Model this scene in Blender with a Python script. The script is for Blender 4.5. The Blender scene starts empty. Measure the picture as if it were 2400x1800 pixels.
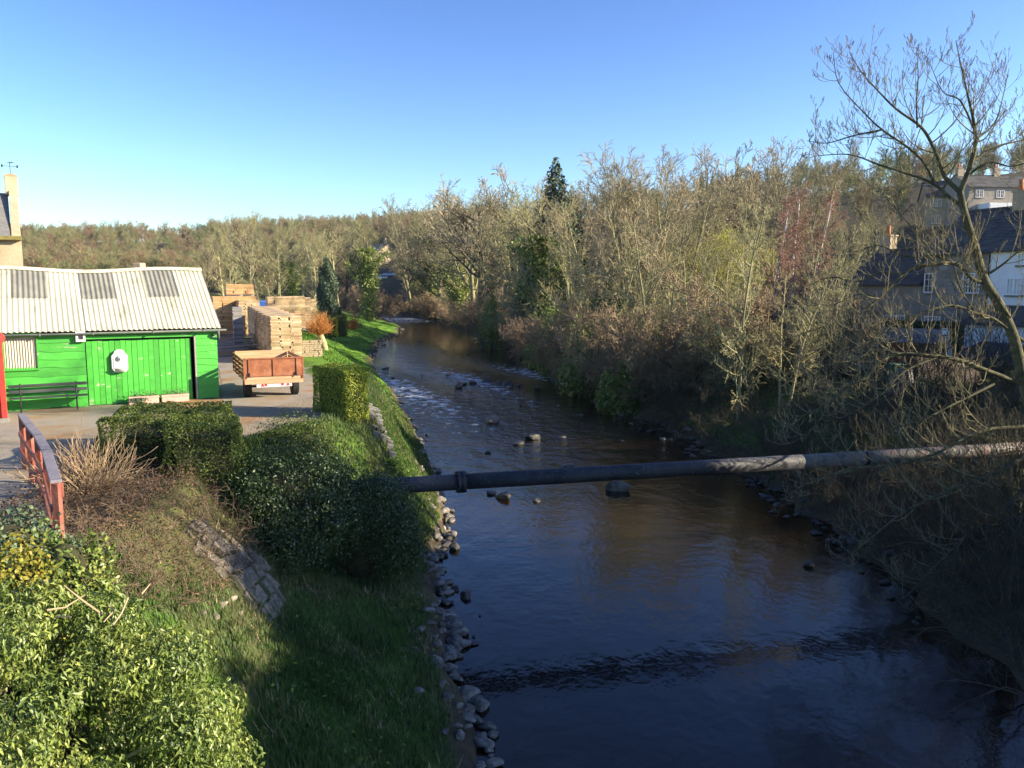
import bpy, math, random
import numpy as np
from mathutils import Vector, Matrix

# ------------------------------------------------------------------ camera, world, sun, exposure
SC = bpy.context.scene
COL = SC.collection
CAM_Z, F, PITCH = 7.8, 1900.0, math.atan(230 / 1900.0)
cam = bpy.data.objects.new('camera', bpy.data.cameras.new('camera'))
COL.objects.link(cam)
cam.location = (0, 0, CAM_Z)
cam.rotation_euler = (math.pi / 2 - PITCH, 0, 0)
cam.data.sensor_width = 36
cam.data.lens = 36 * F / 2400
cam.data.clip_end = 6000
SC.camera = cam

SUN_AZ, SUN_EL = math.radians(-7), math.radians(21)     # azimuth measured from +X towards +Y
SUN_DIR = Vector((math.cos(SUN_AZ) * math.cos(SUN_EL), math.sin(SUN_AZ) * math.cos(SUN_EL), math.sin(SUN_EL)))
world = bpy.data.worlds.new('World')
SC.world = world
world.use_nodes = True
wn, wl = world.node_tree.nodes, world.node_tree.links
wn.clear()
w_out = wn.new('ShaderNodeOutputWorld')
w_bg = wn.new('ShaderNodeBackground')
w_bg.inputs['Strength'].default_value = 0.095
sky = wn.new('ShaderNodeTexSky')
sky.sky_type = 'NISHITA'
sky.sun_disc = False
sky.sun_elevation = SUN_EL
sky.sun_rotation = math.pi / 2 - SUN_AZ
sky.altitude = 100
sky.air_density = 1.0
sky.dust_density = 0.5
sky.ozone_density = 3.0
w_hs = wn.new('ShaderNodeHueSaturation')
w_hs.inputs['Saturation'].default_value = 1.04
w_hs.inputs['Hue'].default_value = 0.508
w_sc = wn.new('ShaderNodeVectorMath'); w_sc.operation = 'SCALE'; w_sc.inputs['Scale'].default_value = 0.64
w_gm = wn.new('ShaderNodeGamma'); w_gm.inputs[1].default_value = 1.5       # deeper blue overhead, paler horizon
wl.new(sky.outputs[0], w_sc.inputs[0]); wl.new(w_sc.outputs[0], w_gm.inputs[0]); wl.new(w_gm.outputs[0], w_hs.inputs['Color'])
wl.new(w_hs.outputs[0], w_bg.inputs['Color'])
wl.new(w_bg.outputs[0], w_out.inputs['Surface'])

sun = bpy.data.objects.new('sun', bpy.data.lights.new('sun', 'SUN'))
COL.objects.link(sun)
sun.data.energy = 5.0
sun.data.angle = math.radians(0.53)
sun.data.color = (1.0, 0.87, 0.66)
sun.rotation_euler = SUN_DIR.to_track_quat('Z', 'Y').to_euler()
sun.location = (40, 0, 40)

SC.view_settings.view_transform = 'Standard'
SC.view_settings.look = 'None'
SC.view_settings.gamma = 1
SC.view_settings.use_curve_mapping = False
SC.view_settings.exposure = 1.45
SC.cycles.max_bounces = 6
SC.cycles.diffuse_bounces = 3
SC.cycles.glossy_bounces = 3
SC.cycles.transmission_bounces = 3
SC.cycles.transparent_max_bounces = 4
SC.cycles.caustics_reflective = False
SC.cycles.caustics_refractive = False
SC.cycles.use_denoising = True

# ------------------------------------------------------------------ pixel helpers (photograph pixels, 2400 x 1800)
CP, SP = math.cos(PITCH), math.sin(PITCH)
def ray(px, py):
    dx, dy = (px - 1200) / F, -(py - 900) / F
    return np.array([dx, dy * SP + CP, dy * CP - SP])
def atz(px, py, z):
    d = ray(px, py); t = (z - CAM_Z) / d[2]
    return np.array([0, 0, CAM_Z]) + d * t
def aty(px, py, y):
    d = ray(px, py); t = y / d[1]
    return np.array([0, 0, CAM_Z]) + d * t

# ------------------------------------------------------------------ materials
def srgb(r, g, b):
    f = lambda c: c / 12.92 if c <= 0.04045 else ((c + 0.055) / 1.055) ** 2.4
    return (f(r / 255), f(g / 255), f(b / 255))
MATS = {}
def mat(name, stops, scale=3.0, rough=0.8, bump=0.0, bscale=None, spec=0.3, metallic=0.0, island=0.0, obj=0.0,
        stretch=(1, 1, 1), translucent=0.0, detail=6, coord='Object', coat=0.0):
    """noise-ramped colour, optional variation per loose piece / per object, optional bump"""
    if name in MATS: return MATS[name]
    m = bpy.data.materials.new(name); MATS[name] = m
    m.use_nodes = True
    nt = m.node_tree; n, l = nt.nodes, nt.links
    p = n['Principled BSDF']
    tc = n.new('ShaderNodeTexCoord'); mp = n.new('ShaderNodeMapping')
    mp.inputs['Scale'].default_value = stretch
    if coord == 'World':
        g = n.new('ShaderNodeNewGeometry'); l.new(g.outputs['Position'], mp.inputs['Vector'])
    else:
        l.new(tc.outputs[coord], mp.inputs['Vector'])
    nz = n.new('ShaderNodeTexNoise'); nz.inputs['Scale'].default_value = scale; nz.inputs['Detail'].default_value = detail
    nz.inputs['Roughness'].default_value = 0.62
    l.new(mp.outputs[0], nz.inputs['Vector'])
    rp = n.new('ShaderNodeValToRGB')
    if len(stops[0]) == 3: stops = [(0.3 + 0.4 * i / max(1, len(stops) - 1), c) for i, c in enumerate(stops)]
    el = rp.color_ramp.elements
    while len(el) < len(stops): el.new(0.5)
    for e, (pos, c) in zip(el, stops):
        e.position = pos; e.color = (*c, 1)
    l.new(nz.outputs['Fac'], rp.inputs['Fac'])
    out = rp.outputs['Color']
    for amt, node, sock in ((island, 'ShaderNodeNewGeometry', 'Random Per Island'), (obj, 'ShaderNodeObjectInfo', 'Random')):
        if amt:
            r = n.new(node); mr = n.new('ShaderNodeMapRange')
            mr.inputs['To Min'].default_value = 1 - amt; mr.inputs['To Max'].default_value = 1 + amt
            l.new(r.outputs[sock], mr.inputs['Value'])
            hs = n.new('ShaderNodeHueSaturation')
            l.new(mr.outputs[0], hs.inputs['Value']); l.new(out, hs.inputs['Color'])
            mh = n.new('ShaderNodeMath'); mh.operation = 'MULTIPLY_ADD'
            mh.inputs[1].default_value = -0.08 * amt; mh.inputs[2].default_value = 0.5 + 0.04 * amt
            l.new(r.outputs[sock], mh.inputs[0]); l.new(mh.outputs[0], hs.inputs['Hue'])
            out = hs.outputs['Color']
    l.new(out, p.inputs['Base Color'])
    p.inputs['Roughness'].default_value = rough
    p.inputs['Metallic'].default_value = metallic
    p.inputs['Specular IOR Level'].default_value = spec
    if coat: p.inputs['Coat Weight'].default_value = coat
    if bump:
        nb = n.new('ShaderNodeTexNoise'); nb.inputs['Scale'].default_value = bscale or scale * 4; nb.inputs['Detail'].default_value = 5
        l.new(mp.outputs[0], nb.inputs['Vector'])
        b = n.new('ShaderNodeBump'); b.inputs['Strength'].default_value = bump; b.inputs['Distance'].default_value = 0.05
        l.new(nb.outputs['Fac'], b.inputs['Height']); l.new(b.outputs[0], p.inputs['Normal'])
    if translucent:
        t = n.new('ShaderNodeBsdfTranslucent'); mx = n.new('ShaderNodeMixShader')
        mx.inputs[0].default_value = translucent
        l.new(out, t.inputs['Color']); l.new(p.outputs[0], mx.inputs[1]); l.new(t.outputs[0], mx.inputs[2])
        l.new(mx.outputs[0], n['Material Output'].inputs['Surface'])
    return m

def build_mats():
    mat('bark', [(0.22, 0.20, 0.10), (0.40, 0.36, 0.19)], 6, 0.95, 0.5, 18, obj=0.25)
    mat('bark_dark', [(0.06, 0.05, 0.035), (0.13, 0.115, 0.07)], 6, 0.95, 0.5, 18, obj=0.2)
    mat('bark_moss', [(0.3, (0.05, 0.046, 0.032)), (0.55, (0.115, 0.11, 0.058)), (0.75, (0.19, 0.175, 0.115))], 5, 0.95, 0.6, 22)
    mat('bark_birch', [(0.38, (0.10, 0.08, 0.07)), (0.46, (0.55, 0.5, 0.46)), (0.7, (0.66, 0.62, 0.58))], 3, 0.8, 0.2, stretch=(1, 1, 2.5))
    mat('twig', [(0.25, 0.21, 0.13), (0.38, 0.32, 0.195)], 0.6, 0.9, obj=0.3)
    mat('twig_olive', [(0.25, 0.235, 0.115), (0.38, 0.35, 0.175)], 0.6, 0.9, obj=0.25)
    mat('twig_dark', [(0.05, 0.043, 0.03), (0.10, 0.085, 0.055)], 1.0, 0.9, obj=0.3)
    mat('bramble', [(0.11, 0.078, 0.05), (0.21, 0.15, 0.095)], 1.2, 0.95, island=0.35)
    mat('twig_brown', [(0.24, 0.175, 0.105), (0.36, 0.265, 0.165)], 0.6, 0.9, obj=0.25)
    mat('twig_red', [(0.22, 0.13, 0.09), (0.31, 0.19, 0.13)], 0.6, 0.9, obj=0.15)
    mat('twig_orange', [(0.42, 0.17, 0.045), (0.55, 0.26, 0.08)], 1.5, 0.8, island=0.2)
    mat('twig_straw', [(0.30, 0.21, 0.12), (0.45, 0.34, 0.2)], 1.5, 0.9, island=0.3)
    mat('twig_near', [(0.16, 0.14, 0.075), (0.31, 0.27, 0.14)], 2.0, 0.85, island=0.25)
    mat('twig_yellow', [(0.42, 0.40, 0.05), (0.5, 0.5, 0.09)], 0.6, 0.8, obj=0.1)
    mat('bud', [(0.05, 0.03, 0.035), (0.10, 0.06, 0.06)], 3, 0.7)
    mat('leaf_ivy', [(0.3, (0.09, 0.14, 0.03)), (0.5, (0.18, 0.24, 0.05)), (0.72, (0.30, 0.33, 0.08))], 1.1, 0.42, island=0.45, translucent=0.25, spec=0.5)
    mat('leaf_ivy_dark', [(0.035, 0.07, 0.02), (0.07, 0.11, 0.03)], 1.5, 0.4, island=0.4, translucent=0.2, spec=0.5)
    mat('leaf_hedge', [(0.06, 0.095, 0.02), (0.14, 0.18, 0.035)], 2, 0.5, island=0.4, translucent=0.25)
    mat('leaf_hedge_gold', [(0.20, 0.26, 0.03), (0.34, 0.39, 0.05)], 2, 0.5, island=0.35, translucent=0.3)
    mat('leaf_yellow', [(0.38, 0.36, 0.03), (0.5, 0.44, 0.04)], 2, 0.5, island=0.25, translucent=0.3)
    mat('leaf_gold_orange', [(0.32, 0.23, 0.03), (0.26, 0.29, 0.05)], 4, 0.5, island=0.25, translucent=0.3)
    mat('leaf_grey', [(0.10, 0.15, 0.085), (0.17, 0.22, 0.12)], 2, 0.6, island=0.3, translucent=0.2)
    mat('leaf_conifer', [(0.055, 0.085, 0.045), (0.10, 0.14, 0.075)], 0.8, 0.6, island=0.3)
    mat('leaf_dead', [(0.10, 0.058, 0.028), (0.18, 0.11, 0.055)], 2, 0.8, island=0.4, translucent=0.1)
    mat('leaf_spring', [(0.12, 0.22, 0.03), (0.22, 0.33, 0.05)], 2, 0.5, island=0.3, translucent=0.3)
    mat('grass_blade', [(0.3, (0.055, 0.105, 0.025)), (0.5, (0.095, 0.155, 0.04)), (0.7, (0.17, 0.18, 0.075))], 0.35, 0.6, island=0.4, translucent=0.3, coord='World')
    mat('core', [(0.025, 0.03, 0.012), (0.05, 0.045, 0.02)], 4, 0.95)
    mat('stone', [(0.3, (0.06, 0.052, 0.038)), (0.48, (0.15, 0.135, 0.11)), (0.72, (0.30, 0.27, 0.225))], 2.5, 0.85, 0.5, 14, obj=0.35)
    mat('stone_wet', [(0.03, 0.028, 0.024), (0.07, 0.065, 0.055)], 4, 0.45, 0.5, 14, obj=0.3, spec=0.5)
    mat('revetment', [(.28, (.08, .08, .04)), (.45, (0.21, 0.18, 0.13)), (.7, (0.34, 0.29, 0.22))], 3, 0.9, 0.5, 16, obj=0.25)
    mat('house_stone', [(0.19, 0.165, 0.135), (0.30, 0.27, 0.22)], 2.5, 0.9, 0.3, 12, obj=0.3)
    mat('house_stone_warm', [(0.35, 0.27, 0.17), (0.48, 0.38, 0.25)], 1.5, 0.9, 0.3, 12, obj=0.15)
    mat('mortar', [(0.2, 0.19, 0.17), (0.27, 0.25, 0.22)], 4, 0.95)
    mat('slate', [(0.05, 0.05, 0.05), (0.10, 0.095, 0.085)], 4, 0.75, 0.3, 10, island=0.3)
    mat('slate_grey', [(0.13, 0.125, 0.12), (0.22, 0.21, 0.19)], 4, 0.8, 0.3, 10, island=0.2)
    mat('white_paint', [(0.68, 0.68, 0.66), (0.78, 0.78, 0.75)], 2, 0.7)
    mat('white_frame', [(0.7, 0.7, 0.68), (0.78, 0.78, 0.76)], 2, 0.5)
    mat('glass', [(0.02, 0.025, 0.03), (0.04, 0.045, 0.05)], 1, 0.06, spec=0.6)
    mat('terracotta', [(0.42, 0.15, 0.07), (0.5, 0.2, 0.1)], 5, 0.8, island=0.1)
    mat('trough', [(0.52, 0.30, 0.22), (0.62, 0.40, 0.31)], 5, 0.85, 0.2)
    mat('black_iron', [(0.015, 0.015, 0.016), (0.04, 0.04, 0.042)], 8, 0.5, 0.1, spec=0.4)
    mat('bench_wood', [(0.035, 0.045, 0.04), (0.075, 0.085, 0.075)], 4, 0.6, 0.2, stretch=(0.4, 4, 4), obj=0.2)
    mat('timber', [(0.3, (0.34, 0.22, 0.11)), (0.5, (0.50, 0.36, 0.20)), (0.7, (0.6, 0.47, 0.29))], 1.2, 0.85, island=0.35)
    mat('timber_orange', [(0.46, 0.25, 0.10), (0.58, 0.38, 0.19)], 1.2, 0.85, island=0.3)
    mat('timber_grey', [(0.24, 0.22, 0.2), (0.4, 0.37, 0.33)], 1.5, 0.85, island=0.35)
    mat('rust', [(0.3, (0.20, 0.07, 0.035)), (0.55, (0.33, 0.125, 0.06)), (0.75, (0.42, 0.20, 0.11))], 3, 0.85, 0.25, 14)
    mat('rust_wood', [(0.46, 0.27, 0.14), (0.6, 0.4, 0.24)], 3, 0.85, 0.25, 14, stretch=(0.4, 4, 4))
    mat('rubber', [(0.012, 0.012, 0.013), (0.03, 0.03, 0.03)], 10, 0.75)
    mat('lamp_red', [(0.5, 0.03, 0.02), (0.6, 0.05, 0.03)], 5, 0.35)
    mat('red_paint', [(0.40, 0.028, 0.022), (0.5, 0.05, 0.035)], 3, 0.55, 0.1, coat=0.1)
    mat('red_rail', [(0.22, 0.065, 0.045), (0.33, 0.13, 0.09)], 5, 0.7, 0.2)
    mat('rail_top', [(0.17, 0.15, 0.165), (0.28, 0.25, 0.26)], 5, 0.6, 0.25, stretch=(4, 0.5, 4))
    mat('concrete', [(0.15, 0.14, 0.12), (0.25, 0.235, 0.205)], 5, 0.92, 0.35, 25, obj=0.15)
    mat('brick', [(0.22, 0.085, 0.05), (0.33, 0.14, 0.085)], 5, 0.9, 0.35, 25, obj=0.25)
    mat('asphalt', [(.3, (0.22, 0.19, 0.15)), (.5, (0.33, 0.285, 0.22)), (.58, (.32, .25, .16)), (.66, (.31, .17, .075))], .45, 0.95, 0.4, 60, coord='World')
    mat('shed_brown', [(0.13, 0.05, 0.025), (0.2, 0.085, 0.045)], 2, 0.75, 0.2, stretch=(5, 5, 0.5), obj=0.15)
    mat('felt', [(0.14, 0.145, 0.15), (0.2, 0.2, 0.205)], 6, 0.9)
    mat('board_tan', [(0.36, 0.25, 0.15), (0.44, 0.32, 0.2)], 2, 0.8)
    mat('bin_green', [(0.02, 0.07, 0.035), (0.03, 0.10, 0.05)], 2, 0.5)
    mat('pot_white', [(0.55, 0.52, 0.48), (0.68, 0.65, 0.6)], 3, 0.6)
    mat('moss', [(0.13, 0.12, 0.04), (0.24, 0.19, 0.06)], 6, 0.95, 0.6)
    mat('blue_paint', [(0.02, 0.035, 0.07), (0.03, 0.05, 0.09)], 2, 0.25, spec=0.6, coat=0.6)
    mat('car_white', [(0.7, 0.7, 0.7), (0.75, 0.75, 0.75)], 2, 0.25, spec=0.6, coat=0.6)
    mat('car_dark', [(0.03, 0.045, 0.075), (0.04, 0.06, 0.09)], 2, 0.25, spec=0.6, coat=0.6)
    mat('car_pale', [(0.42, 0.55, 0.7), (0.5, 0.62, 0.75)], 2, 0.25, spec=0.6, coat=0.6)
    mat('tarp_blue', [(0.08, 0.2, 0.55), (0.12, 0.27, 0.65)], 2, 0.5)
    mat('clay_litter', [(0.28, 0.13, 0.05), (0.4, 0.22, 0.09)], 3, 0.95)
build_mats()

# ------------------------------------------------------------------ mesh helpers
def link(o, parent=None):
    COL.objects.link(o)
    if parent is not None: o.parent = parent
    return o
def tag(o, label=None, category=None, group=None, kind=None):
    if label: o['label'] = label
    if category: o['category'] = category
    if group: o['group'] = group
    if kind: o['kind'] = kind
    return o
def mesh_np(name, v, faces, material, smooth=False):
    """v (N,3); faces: list of integer arrays, each (M,k)"""
    me = bpy.data.meshes.new(name)
    v = np.asarray(v, dtype=np.float32).reshape(-1, 3)
    if not isinstance(faces, list): faces = [faces]
    faces = [np.asarray(f, dtype=np.int32) for f in faces if len(f)]
    tot = sum(f.shape[0] for f in faces)
    idx = np.concatenate([f.ravel() for f in faces])
    sizes = np.concatenate([np.full(f.shape[0], f.shape[1], dtype=np.int32) for f in faces])
    me.vertices.add(len(v)); me.vertices.foreach_set('co', v.ravel())
    me.loops.add(len(idx)); me.loops.foreach_set('vertex_index', idx)
    me.polygons.add(tot)
    me.polygons.foreach_set('loop_start', np.concatenate([[0], np.cumsum(sizes)[:-1]]).astype(np.int32))
    if smooth: me.polygons.foreach_set('use_smooth', np.ones(tot, dtype=bool))
    me.update(calc_edges=True)
    me.materials.append(MATS[material] if isinstance(material, str) else material)
    return me
def empty(name, loc=(0, 0, 0), rz=0.0, **kw):
    o = bpy.data.objects.new(name, None)
    o.empty_display_size = 0.2
    o.location = loc; o.rotation_euler = (0, 0, rz)
    COL.objects.link(o)
    return tag(o, **kw)
class MB:
    def __init__(s): s.v = []; s.f = []
    def add(s, vs, fs):
        b = len(s.v); s.v += [tuple(map(float, p)) for p in vs]; s.f += [tuple(b + i for i in f) for f in fs]; return s
    def box(s, x0, x1, y0, y1, z0, z1, m=None):
        vs = [(x, y, z) for z in (z0, z1) for y in (y0, y1) for x in (x0, x1)]
        if m is not None: vs = [tuple(m @ Vector(p)) for p in vs]
        return s.add(vs, [(0, 2, 3, 1), (4, 5, 7, 6), (0, 1, 5, 4), (2, 6, 7, 3), (1, 3, 7, 5), (0, 4, 6, 2)])
    def bar(s, a, b, w, h, up=(0, 0, 1)):
        a, b = Vector(a), Vector(b); d = (b - a).normalized(); u = Vector(up)
        r = d.cross(u)
        if r.length < 1e-4: r = d.cross(Vector((1, 0, 0)))
        r.normalize(); u = r.cross(d)
        vs = [p + r * (sx * w / 2) + u * (sz * h / 2) for p in (a, b) for sx, sz in ((-1, -1), (1, -1), (1, 1), (-1, 1))]
        return s.add(vs, [(3, 2, 1, 0), (4, 5, 6, 7), (0, 1, 5, 4), (1, 2, 6, 5), (2, 3, 7, 6), (3, 0, 4, 7)])
    def tube(s, pts, rad, n=8, caps=True):
        pts = [Vector(p) for p in pts]
        if not hasattr(rad, '__len__'): rad = [rad] * len(pts)
        b = len(s.v); ref = Vector((0.31, 0.47, 0.83))
        for i, p in enumerate(pts):
            d = (pts[min(i + 1, len(pts) - 1)] - pts[max(i - 1, 0)]).normalized()
            u = d.cross(ref)
            if u.length < 1e-3: u = d.cross(Vector((1, 0, 0)))
            u.normalize(); w = d.cross(u)
            for k in range(n):
                a = 2 * math.pi * k / n
                s.v.append(tuple(p + (u * math.cos(a) + w * math.sin(a)) * rad[i]))
        for i in range(len(pts) - 1):
            for k in range(n):
                k2 = (k + 1) % n
                s.f.append((b + i * n + k, b + i * n + k2, b + (i + 1) * n + k2, b + (i + 1) * n + k))
        if caps:
            s.f.append(tuple(b + k for k in range(n))[::-1]); s.f.append(tuple(b + (len(pts) - 1) * n + k for k in range(n)))
        return s
    def prism(s, poly, off):
        """poly: 3-D outline, off: extrusion vector"""
        n = len(poly); off = Vector(off)
        vs = [Vector(p) for p in poly] + [Vector(p) + off for p in poly]
        return s.add(vs, [tuple(range(n))[::-1], tuple(range(n, 2 * n))] + [(i, (i + 1) % n, n + (i + 1) % n, n + i) for i in range(n)])
    def sphere(s, c, r, nu=10, nv=7):
        r = r if hasattr(r, '__len__') else (r, r, r)
        vs = [(c[0], c[1], c[2] - r[2])]
        for j in range(1, nv):
            t = math.pi * j / nv
            for i in range(nu):
                a = 2 * math.pi * i / nu
                vs.append((c[0] + r[0] * math.sin(t) * math.cos(a), c[1] + r[1] * math.sin(t) * math.sin(a), c[2] - r[2] * math.cos(t)))
        vs.append((c[0], c[1], c[2] + r[2])); fs = []
        for i in range(nu):
            i2 = (i + 1) % nu
            fs.append((0, 1 + i2, 1 + i)); fs.append((len(vs) - 1, 1 + (nv - 2) * nu + i, 1 + (nv - 2) * nu + i2))
            for j in range(nv - 2): fs.append((1 + j * nu + i, 1 + j * nu + i2, 1 + (j + 1) * nu + i2, 1 + (j + 1) * nu + i))
        return s.add(vs, fs)
    def mesh(s, name, material, smooth=False):
        me = bpy.data.meshes.new(name); me.from_pydata(s.v, [], s.f)
        if smooth: me.polygons.foreach_set('use_smooth', np.ones(len(me.polygons), dtype=bool))
        me.materials.append(MATS[material] if isinstance(material, str) else material)
        me.update(); return me
    def build(s, name, material, parent=None, smooth=False, bevel=0, loc=None, rz=None):
        o = bpy.data.objects.new(name, s.mesh(name, material, smooth))
        if loc is not None: o.location = loc
        if rz is not None: o.rotation_euler = (0, 0, rz)
        link(o, parent)
        if bevel:
            b = o.modifiers.new('bevel', 'BEVEL'); b.width = bevel; b.segments = 2; b.limit_method = 'ANGLE'
        return o
def put(name, me, parent=None, loc=None, rot=None, scale=None):
    o = bpy.data.objects.new(name, me)
    if loc is not None: o.location = loc
    if rot is not None: o.rotation_euler = rot
    if scale is not None: o.scale = scale if hasattr(scale, '__len__') else (scale,) * 3
    return link(o, parent)
def copy_tree(o, parent=None):
    c = o.copy(); COL.objects.link(c); c.parent = parent
    for ch in list(o.children): copy_tree(ch, c)
    return c

# ------------------------------------------------------------------ terrain
def tab(pairs):
    a = np.array(pairs, dtype=float)
    return lambda y: np.interp(y, a[:, 0], a[:, 1])
YARD = 3.87
LE = tab([(-60, 3), (0, 0.9), (8, 0.4), (13.2, -0.5), (15.9, -1.2), (19, -1.65), (22.5, -2.25), (25.1, -2.05), (30.9, -3.0), (36.6, -3.95),
          (44.9, -5.8), (59.3, -8.9), (82, -14.3), (114, -18.6), (129, -18.3), (156, -21), (197, -31), (235, -46), (255, -75), (280, -160), (310, -420), (2000, -900)])
TO = tab([(-60, -4), (8, -6.0), (13, -6.3), (18, -6.8), (21, -6.2), (25, -4.7), (30, -5.2), (37, -6.8), (45, -9.5), (60, -15), (85, -24), (110, -30), (150, -37),
          (197, -48), (235, -66), (255, -95), (280, -180), (310, -440), (2000, -920)])
RE = tab([(-60, 12), (0, 10.2), (15, 9.7), (24, 10), (31, 9.8), (41, 8.7), (53, 6.6), (64, 6.0), (82, 3.2), (123, -5.5), (160, -11.5), (185, -19.5),
          (225, -31), (247, -46), (258, -66), (280, -130), (310, -380), (2000, -860)])
XH = tab([(0, 40), (60, 37), (120, 27), (250, -55), (400, -165), (700, -300), (2000, -500)])
_LE, _RE = LE, RE
LE = lambda y: _LE(y) + (.13 * np.sin(np.asarray(y) * 1.9) + .09 * np.sin(np.asarray(y) * 4.3 + 1)) * np.clip(np.asarray(y, float) / 30, .4, 2.5)
RE = lambda y: _RE(y) + (.28 * np.sin(np.asarray(y) * 1.3) + .2 * np.sin(np.asarray(y) * 3.1 + 2)) * np.clip(np.asarray(y, float) / 30, .6, 2.5)
def gz(X, Y):
    X, Y = np.asarray(X, float), np.asarray(Y, float)
    L, T, R = LE(Y), TO(Y), RE(Y)
    d = L - X; w = np.maximum(L - T, 0.5); t = np.clip(d / w, 0, 1)
    prof = np.interp(t, [0, .05, .16, .5, .85, 1], [-.05, .07, .17, .5, .92, 1])
    near = np.interp(t, [0, .05, .2, .62, .8, 1], [-.05, .07, .15, .36, .74, 1])
    nb = np.clip((24 - Y) / 4, 0, 1); prof = prof * (1 - nb) + near * nb
    n1 = 0.09 * np.sin(X * 2.1 + 0.7 * Y) + 0.07 * np.sin(Y * 1.7 - X * 1.3) + 0.05 * np.sin(3.1 * X + 4.3 * Y)
    zl = YARD * prof + n1 * np.clip(t * 8, 0, 1) * np.clip((1 - t) * 5, 0, 1)
    beyond = np.clip(d - w, 0, None)
    zl = zl + np.clip((beyond - 3) / 22, 0, 1) * np.interp(Y, [44, 80, 150], [0, 1.5, 1.8])
    hill = 26 * np.exp(-((X + 205) / np.where(X > -205, 95., 180.)) ** 2 - ((Y - 440) / 130) ** 2) + 2 * np.exp(-((X + 60) / 160) ** 2 - ((Y - 520) / 130) ** 2)
    e = X - R
    zr = np.interp(e, [0, .5, 1.2, 3, 6, 10, 16, 30], [-.2, .15, .5, 1.3, 2.5, 3.2, 3.7, 4.1])
    zr = zr + (n1 * 1.5 + .12 * np.sin(X * .9) * np.sin(Y * .8)) * np.clip(e / 2, 0, 1)
    h = X - XH(Y)
    zr = zr + np.interp(h, [0, 10, 40, 110, 220, 500], [0, 1.5, 12, 27, 37, 42]) * np.clip(e / 20, 0, 1)
    moor = 125 * np.exp(-((X - 620) / 260) ** 2 - ((Y - 900) / 260) ** 2)
    bed = -0.7
    z = np.where(d >= 0, zl, np.where(e >= 0, zr, bed))
    land = np.clip(np.maximum(d - 12, e - 12) / 60, 0, 1)
    return z + (hill + moor) * land * np.clip((Y - 120) / 120, 0, 1)
def atg(px, py, ymax=900):
    d = ray(px, py); o = np.array([0, 0, CAM_Z])
    ts = np.concatenate([np.linspace(3, 80, 1500), np.geomspace(80, ymax, 1500)])
    P = o + d[None] * ts[:, None]
    g = np.maximum(gz(P[:, 0], P[:, 1]), 0)
    k = np.argmax(P[:, 2] <= g)
    return P[k] if P[k, 2] <= g[k] else P[-1]

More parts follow.
